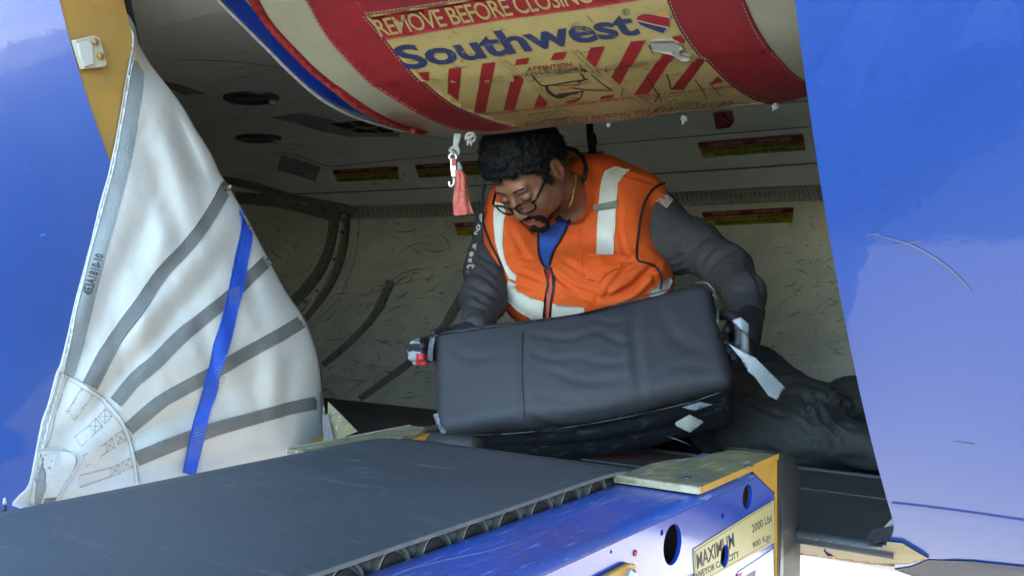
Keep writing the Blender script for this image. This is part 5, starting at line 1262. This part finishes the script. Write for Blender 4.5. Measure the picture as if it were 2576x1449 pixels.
vl = [(z8((1090, 1165), (1200, 1145), (1320, 1085), (1420, 985), (1480, 945)), .016, 11), (z8((780, 990), (860, 1050), (960, 1110), (1090, 1150)), .010, 9), (z8((1120, 920), (1250, 915), (1360, 915)), .010, 7), (z8((1240, 560), (1230, 700), (1280, 860), (1340, 910)), .006, 7),
      (z8((1130, 1160), (1180, 1080), (1290, 960), (1420, 930)), .008, 8), (z8((560, 620), (640, 680), (690, 740)), .006, 8), (z8((470, 900), (560, 880), (640, 900)), .006, 8), (z8((480, 1050), (600, 1080), (740, 1120)), .007, 8), (z8((500, 700), (560, 800), (620, 900)), .004, 9),
      (z8((1180, 330), (1330, 350), (1500, 400)), .005, 5), (z8((820, 1020), (900, 1090), (1010, 1190)), .006, 8), (z8((850, 900), (930, 950), (1000, 1000)), .005, 8), (z8((1000, 550), (990, 650), (980, 800)), .004, 7), (z8((1420, 970), (1460, 1020), (1490, 1080)), .006, 6),
      (z8((560, 980), (640, 1010), (730, 1060)), .006, 7)]
vl = [(p_, d_*1.1, w_*.75) for p_, d_, w_ in vl]; V = creases(V, F, vl, .003, 14, 2)
vest = mesh_obj('safety_vest', V, F, M['vest'], per, True); vb = bvh_of(V, F)
def onv(bm, off, nm, m_, step=9, skirt=.0015, parent=vest, tf=2.42, bvh=None): return drape2d(bm, bvh or vb, off, nm, m_, parent, step=step, skirt=skirt, tfall=tf)
onv(polybm(z8((1140, 318), (1200, 288), (1305, 306), (1262, 345), (1228, 395), (1210, 560), (1195, 872), (1078, 870), (1090, 620), (1108, 430), (1122, 360))), .0025, 'reflective_stripe', M['reflect'])
onv(polybm(z8((1068, 545), (1220, 514), (1222, 563), (1074, 585))), .0050, 'radio_tab', M['tabgrey'])
onv(polybm(z8((408, 520), (490, 545), (465, 640), (455, 800), (470, 900), (510, 975), (555, 1020), (545, 1045), (500, 1030), (440, 900), (410, 800), (398, 690), (398, 590))), .0025, 'reflective_stripe', M['reflect'])
onv(polybm(z8((500, 1035), (548, 1072), (540, 1095), (490, 1075))), .0025, 'reflective_stripe', M['reflect'])
onv(polybm(z8((455, 1080), (475, 1055), (560, 1110), (640, 1155), (735, 1185), (860, 1207), (1000, 1220), (1000, 1330), (700, 1330), (560, 1245), (470, 1160))), .0025, 'waist_band', M['reflect'])
onv(polybm(z8((1430, 1115), (1500, 1065), (1575, 1022), (1590, 1050), (1570, 1090), (1500, 1150), (1430, 1160))), .0025, 'waist_band', M['reflect'])
onv(polybm(z8((985, 858), (1120, 880), (1245, 862), (1262, 905), (1235, 960), (1130, 1015), (1100, 1062), (1000, 1035), (985, 950))), .0035, 'chest_pocket', M['vest_dirty'])
# V opening: blue shirt, dark collar strip, black piping, zip
onv(polybm(z8((700, 735), (760, 700), (810, 650), (880, 590), (950, 520), (985, 470), (960, 545), (900, 680), (850, 765), (790, 865), (758, 965), (735, 962), (705, 905), (690, 850), (688, 770))), .0030, 'undershirt', M['undershirt'])
onv(polybm(z8((800, 640), (870, 560), (925, 470), (965, 380), (990, 330), (1000, 380), (965, 500), (905, 590), (820, 660))), .0045, 'collar', M['shirt'])
vtube = lambda pts, r_, nm, m_, off=.003: draped_tube([z8(*pts)], vb, off, r_, nm, m_, vest, tfall=2.45)
vtube([(690, 725), (688, 790), (695, 860), (715, 925), (750, 968)], .0032, 'neck_piping', M['trim'])
vtube([(1005, 300), (1000, 370), (965, 490), (905, 640), (850, 760), (795, 860), (762, 965)], .0032, 'neck_piping', M['trim'])
onv(ribbon(z8((757, 965), (778, 1060), (762, 1160), (748, 1300)), 21), .0035, 'zip_border', M['trim'], skirt=.002)
onv(ribbon(z8((757, 980), (778, 1060), (762, 1160), (748, 1300)), 9), .0052, 'zip_tape', M['zip_red'], skirt=.001)
onv(ribbon(z8((757, 985), (765, 1045)), [7, 5]), .0075, 'zip_pull', M['print_red'], skirt=.003)
G().tube([P(u, v, t_) for (u, v), t_ in zip(z8((840, 172), (880, 158), (940, 175), (990, 225), (1012, 290), (1000, 370)), [2.50, 2.52, 2.52, 2.50, 2.47, 2.42])], .006, 8).build('neck_piping', M['trim'], vest, True)
g = G(); g.grid(lambda a, b: P(*z8((845+150*a, 170+8*b+math.sin(a*3)*-12+70*a*a+(20*b)))[0], 2.535-.01*b), 10, 3); g.build('vest_collar', M['vest'], vest, True)

# shirt: sleeves, charcoal
def sl(A, rr, extra, k=.03):
    fs = [cap(A[i], A[i+1], rr[i], rr[i+1]) for i in range(len(A)-1)]+extra
    return union(fs, k)
sR = [P(1640, 560, 2.55), P(1735, 615, 2.46), P(1830, 676, 2.34), P(1872, 740, 2.20), P(1886, 792, 2.12)]
sleeveR = sl(sR, [.068, .066, .055, .043, .034], [ell(P(1652, 560, 2.55), (.066, .088, .085), CM), ell(P(1690, 625, 2.50), (.08, .07, .065), CM)])
sL = [P(1242, 590, 2.60), P(1228, 680, 2.50), P(1218, 752, 2.38), P(1200, 815, 2.26)]
sleeveL = sl(sL, [.052, .057, .052, .040], [ell(P(1244, 570, 2.60), (.050, .085, .06), CM)])
crR = [(z13((230, 1090), (330, 1100), (430, 1060), (560, 980)), .008, 7), (z13((250, 1120), (380, 1140), (470, 1110), (600, 1010)), .008, 6), (z13((280, 1160), (400, 1180), (520, 1140)), .007, 6), (z13((620, 890), (560, 960), (480, 1060)), .006, 7),
       (z13((740, 940), (660, 1000), (600, 1080), (570, 1190)), .008, 8), (z13((820, 1010), (720, 1060), (640, 1140), (610, 1200)), .008, 7), (z13((900, 1130), (980, 1240), (1000, 1330)), .006, 7), (z13((860, 1060), (940, 1170), (990, 1280)), .005, 6),
       (z13((420, 830), (430, 900), (400, 960)), .004, 8), (z13((700, 1240), (790, 1290), (900, 1330)), .006, 8)]
crL = [(z8((250, 760), (300, 860), (380, 930)), .006, 7), (z8((330, 700), (370, 800), (430, 880)), .005, 7), (z8((190, 1060), (260, 1080), (350, 1120), (440, 1180)), .007, 8), (z8((190, 1130), (270, 1150), (350, 1200)), .007, 7), (z8((200, 1200), (290, 1220), (380, 1270)), .006, 7),
       (z8((210, 1280), (290, 1290), (380, 1310)), .005, 6), (z8((240, 980), (330, 1010), (440, 1100)), .007, 8), (z8((300, 930), (380, 990), (450, 1060)), .006, 7)]
VV = []
for nm_, fn, cr in (('R', sleeveR, crR), ('L', sleeveL, crL)):
    A = sR if nm_ == 'R' else sL; a_ = np.array([list(x) for x in A]); V, F = surfnet(fn, a_.min(0)-.12, a_.max(0)+.12, .0065)
    cr = [(p_, d_*.62, w_*.8) for p_, d_, w_ in cr]; V = creases(V, F, cr, .005, 13, 7); V = V+vnormals(V, F)*(nsum(V, 45, 4)*.0016)[:, None]; VV.append((V, F))
V = np.concatenate([VV[0][0], VV[1][0]]); F = np.concatenate([VV[0][1], VV[1][1]+len(VV[0][0])])
shirt = mesh_obj('shirt', V, F, M['shirt'], per, True); shb = bvh_of(V, F)
draped_tube([z8((1535, 395), (1480, 420), (1440, 455), (1400, 520), (1372, 620), (1357, 740), (1350, 840), (1356, 905), (1400, 925), (1460, 945), (1495, 985), (1510, 1040), (1503, 1100))], bvh_of(*[np.concatenate([VV[0][0], vest.data and np.array([list(v.co+base_of(per)) for v in vest.data.vertices])]), np.concatenate([VV[0][1], np.array([list(p_.vertices) for p_ in vest.data.polygons])+len(VV[0][0])])]) , .002, .0034, 'armhole_piping', M['trim'], vest, tfall=2.45)
draped_tube([z8((343, 400), (322, 500), (330, 640), (368, 770), (430, 900), (464, 1000), (458, 1085))], vb, .002, .0034, 'armhole_piping', M['trim'], vest, tfall=2.45)
onv(polybm(z8((1474, 508), (1530, 448), (1594, 505), (1548, 563))), .0022, 'flag_patch', M['flag_white'], parent=shirt, bvh=shb)
def fq(a, b): 
    p0, p1, p2, p3 = [Vector((*q, 0)) for q in z8((1478, 508), (1530, 453), (1590, 505), (1546, 558))]
    return tuple(((p0*(1-a)+p1*a)*(1-b)+(p3*(1-a)+p2*a)*b)[:2])
for k in range(6): onv(polybm([fq(k/6+.05, .05), fq(k/6+.12, .05), fq(k/6+.12, .95), fq(k/6+.05, .95)]), .0032, 'patch_stripe', M['zip_red'], step=0, skirt=0, parent=shirt, bvh=shb)
onv(polybm([fq(.42, .08), fq(.92, .08), fq(.92, .50), fq(.42, .50)]), .0036, 'patch_canton', M['undershirt'], step=0, skirt=0, parent=shirt, bvh=shb)
# sleeve lettering running down the arm
let = [('S', z8((243, 738+0), (262, 740), (0, 0))[:0])]
lq = [('S', ((1205, 561), (1199, 540), (1208, 537), (1213, 558))), ('o', ((1194, 583), (1194, 567), (1203, 564), (1204, 580))), ('u', ((1187, 590), (1189, 584), (1197, 582), (1196, 592))),
      ('w', ((1180, 628), (1182, 612), (1193, 612), (1192, 630))), ('e', ((1174, 645), (1175, 633), (1187, 633), (1186, 647))), ('s', ((1171, 660), (1172, 649), (1182, 650), (1182, 662))), ('t', ((1167, 675), (1170, 663), (1190, 664), (1190, 676)))]
for s_, q in lq:
    (a0, a1, a2, a3) = q
    q = [(a_+6, b_) for a_, b_ in q]; (a0, a1, a2, a3) = q
    onv(textbm(s_, (a1, a0, a3, a2), .03), .0022, 'sleeve_lettering', M['reflect'], step=0, skirt=0, parent=shirt, bvh=shb)
onv(polybm([(1172, 682), (1178, 677), (1180, 684), (1176, 691)]), .0022, 'sleeve_heart', M['pink'], step=0, skirt=0, parent=shirt, bvh=shb)
# necklace
g = G()
for i, q in enumerate(crom(z9((1282, 600), (1283, 680), (1270, 760), (1262, 820), (1250, 880), (1215, 960)), 4)):
    t_ = cast(vb, q[0], q[1], 2.45)[0].dot(-KK); c0 = P(q[0], q[1], min(t_, 2.44)-.004); d_ = RT*.0045*(1.3 if i > 12 else .8)+UP*.0012
    g.tube([c0-d_, c0+d_], .0018 if i > 12 else .0013, 6)
g.build('necklace', M['gold'], per, True)
# gloves: palm, four fingers and a thumb, closed on the case
def hand(palm_a, palm_b, fingers, thumb, rf=.0095):
    fs = [cap(palm_a, palm_b, .030, .034)]
    sm_ = [union([cap(ch[i], ch[i+1], rf*(1-.08*i), rf*(1-.08*(i+1))) for i in range(len(ch)-1)], .002) for ch in fingers+[thumb]]
    def f(p):
        d = fs[0](p); 
        for s_ in sm_: d = smin(d, s_(p), .004)
        return d
    allp = np.array([list(x) for ch in fingers+[thumb] for x in ch]+[list(palm_a), list(palm_b)])
    return surfnet(f, allp.min(0)-.05, allp.max(0)+.05, .0032)
# his right hand closes on the left end of the case
hl = hand(P(1172, 842, 2.19), P(1120, 866, 2.15), [[P(1105, 852, 2.14), P(1060, 858, 2.08), P(1040, 866, 2.01), P(1062, 870, 1.97)], [P(1105, 868, 2.13), P(1056, 874, 2.07), P(1034, 882, 2.00), P(1060, 886, 1.955)],
      [P(1106, 882, 2.12), P(1058, 890, 2.06), P(1036, 898, 1.99), P(1060, 900, 1.95)], [P(1110, 894, 2.12), P(1066, 904, 2.06), P(1046, 910, 2.0), P(1066, 912, 1.96)]], [P(1150, 835, 2.16), P(1120, 830, 2.10), P(1090, 838, 2.05)])
V, F = hl; fcen = V[F].mean(1); u_, v_, t_ = uvt(fcen); mi = np.zeros(len(F), int)
mi[(u_ < 1056)] = 1; mi[(u_ < 1056) & (v_ > 864) & (v_ < 884)] = 0; mi[(v_ > 890) & (u_ > 1047) & (u_ < 1078)] = 2
mesh_obj('glove', V, F, None, per, True, mats=[M['glove'], M['glove_grey'], M['glove_red']], midx=mi, label='dark work glove with pale and red fingertips')
hr = hand(P(1886, 800, 2.10), P(1874, 845, 2.02), [[P(1868, 850, 2.0), P(1852, 868, 1.95), P(1836, 872, 1.91), P(1824, 862, 1.90)], [P(1880, 862, 1.99), P(1866, 886, 1.94), P(1846, 892, 1.90), P(1832, 882, 1.89)],
      [P(1890, 868, 2.0), P(1882, 898, 1.95), P(1862, 908, 1.91), P(1846, 900, 1.89)], [P(1900, 868, 2.02), P(1898, 900, 1.97), P(1884, 916, 1.93), P(1866, 914, 1.91)]], [P(1862, 815, 2.05), P(1840, 812, 1.98), P(1828, 830, 1.93)], .0105)
mesh_obj('glove', hr[0], hr[1], M['glove'], per, True, label='black work glove gripping the end handle')
V, F = surfnet(union([cap(P(1204, 806, 2.27), P(1196, 826, 2.22), .036, .034)], .01), np.array(P(1200, 815, 2.25))-.08, np.array(P(1200, 815, 2.25))+.08, .005)
mesh_obj('cuff', V+vnormals(V, F)*(nsum(V, 60, 3)*.003)[:, None], F, M['shirt'], per, True)

# trousers: thigh, knee and shins folded on the hold floor to the right
tf_ = [cap(P(1600, 860, 2.5), P(1880, 960, 2.28), .105, .09), cap(P(1880, 960, 2.28), P(2040, 1050, 2.14), .088, .070), cap(P(2040, 1050, 2.14), P(2150, 1020, 2.2), .068, .060), cap(P(2150, 1020, 2.2), P(2300, 985, 2.3), .062, .05),
       cap(P(1800, 1060, 2.25), P(2020, 1100, 2.08), .09, .070), cap(P(2020, 1100, 2.08), P(2260, 1140, 2.02), .062, .050), cap(P(1560, 1000, 2.55), P(1800, 1060, 2.28), .12, .09), cap(P(1500, 830, 2.53), P(1570, 960, 2.53), .15, .15), cap(P(2120, 1110, 2.0), P(2280, 1160, 1.95), .045, .04)]
V, F = surfnet(union(tf_, .03), np.array([-1.95, 1.35, -.62]), np.array([.35, 2.5, .08]), .0085)
tl_ = [(z11((1060, 920), (1160, 1010), (1240, 1130), (1340, 1230)), .014, 10), (z11((1100, 930), (1100, 1010), (1150, 1100)), .010, 8), (z11((1160, 980), (1210, 1080), (1300, 1180), (1440, 1260)), .010, 7), (z11((1120, 920), (1230, 980), (1300, 900), (1420, 830)), .010, 8),
       (z11((1290, 1100), (1400, 1170), (1520, 1190)), .009, 8), (z11((1010, 1100), (1080, 1150), (1130, 1250)), .009, 7), (z11((960, 1000), (1020, 1040), (1080, 1100)), .008, 7), (z11((700, 990), (860, 1070), (1000, 1100)), .008, 8), (z11((1200, 960), (1320, 1010), (1460, 980)), .008, 9),
       (z11((1330, 1290), (1420, 1260), (1540, 1280)), .008, 8), (z11((880, 1180), (1000, 1200), (1110, 1180)), .007, 7), (z11((1060, 1250), (1200, 1290), (1320, 1280)), .008, 7), (z11((1060, 1020), (1130, 1060), (1180, 1160)), .007, 6)]
tl_ = [(p_, d_*.9, w_*.62) for p_, d_, w_ in tl_]+[([(a_+18, b_+14) for a_, b_ in p_], d_*.45, w_*.5) for p_, d_, w_ in tl_]
V = creases(V, F, tl_, .006, 7, 4)
V = V+vnormals(V, F)*((np.abs(nsum(V*np.array([1, 1, 2.2]), 16, 8, 2))-.2)*-.010)[:, None]
V[:, 2] = np.maximum(V[:, 2], -.495)
mesh_obj('trousers', V, F, M['trousers'], per, True)
V, F = surfnet(union([cap(P(2290, 990, 2.3), P(2370, 1060, 2.3), .05, .045), cap(P(2275, 1150, 1.98), P(2340, 1200, 2.02), .045, .04)], .01), np.array([-.2, 1.6, -.55]), np.array([.6, 2.6, .1]), .012)
mesh_obj('boots', V, F, M['bumper'], per, True)
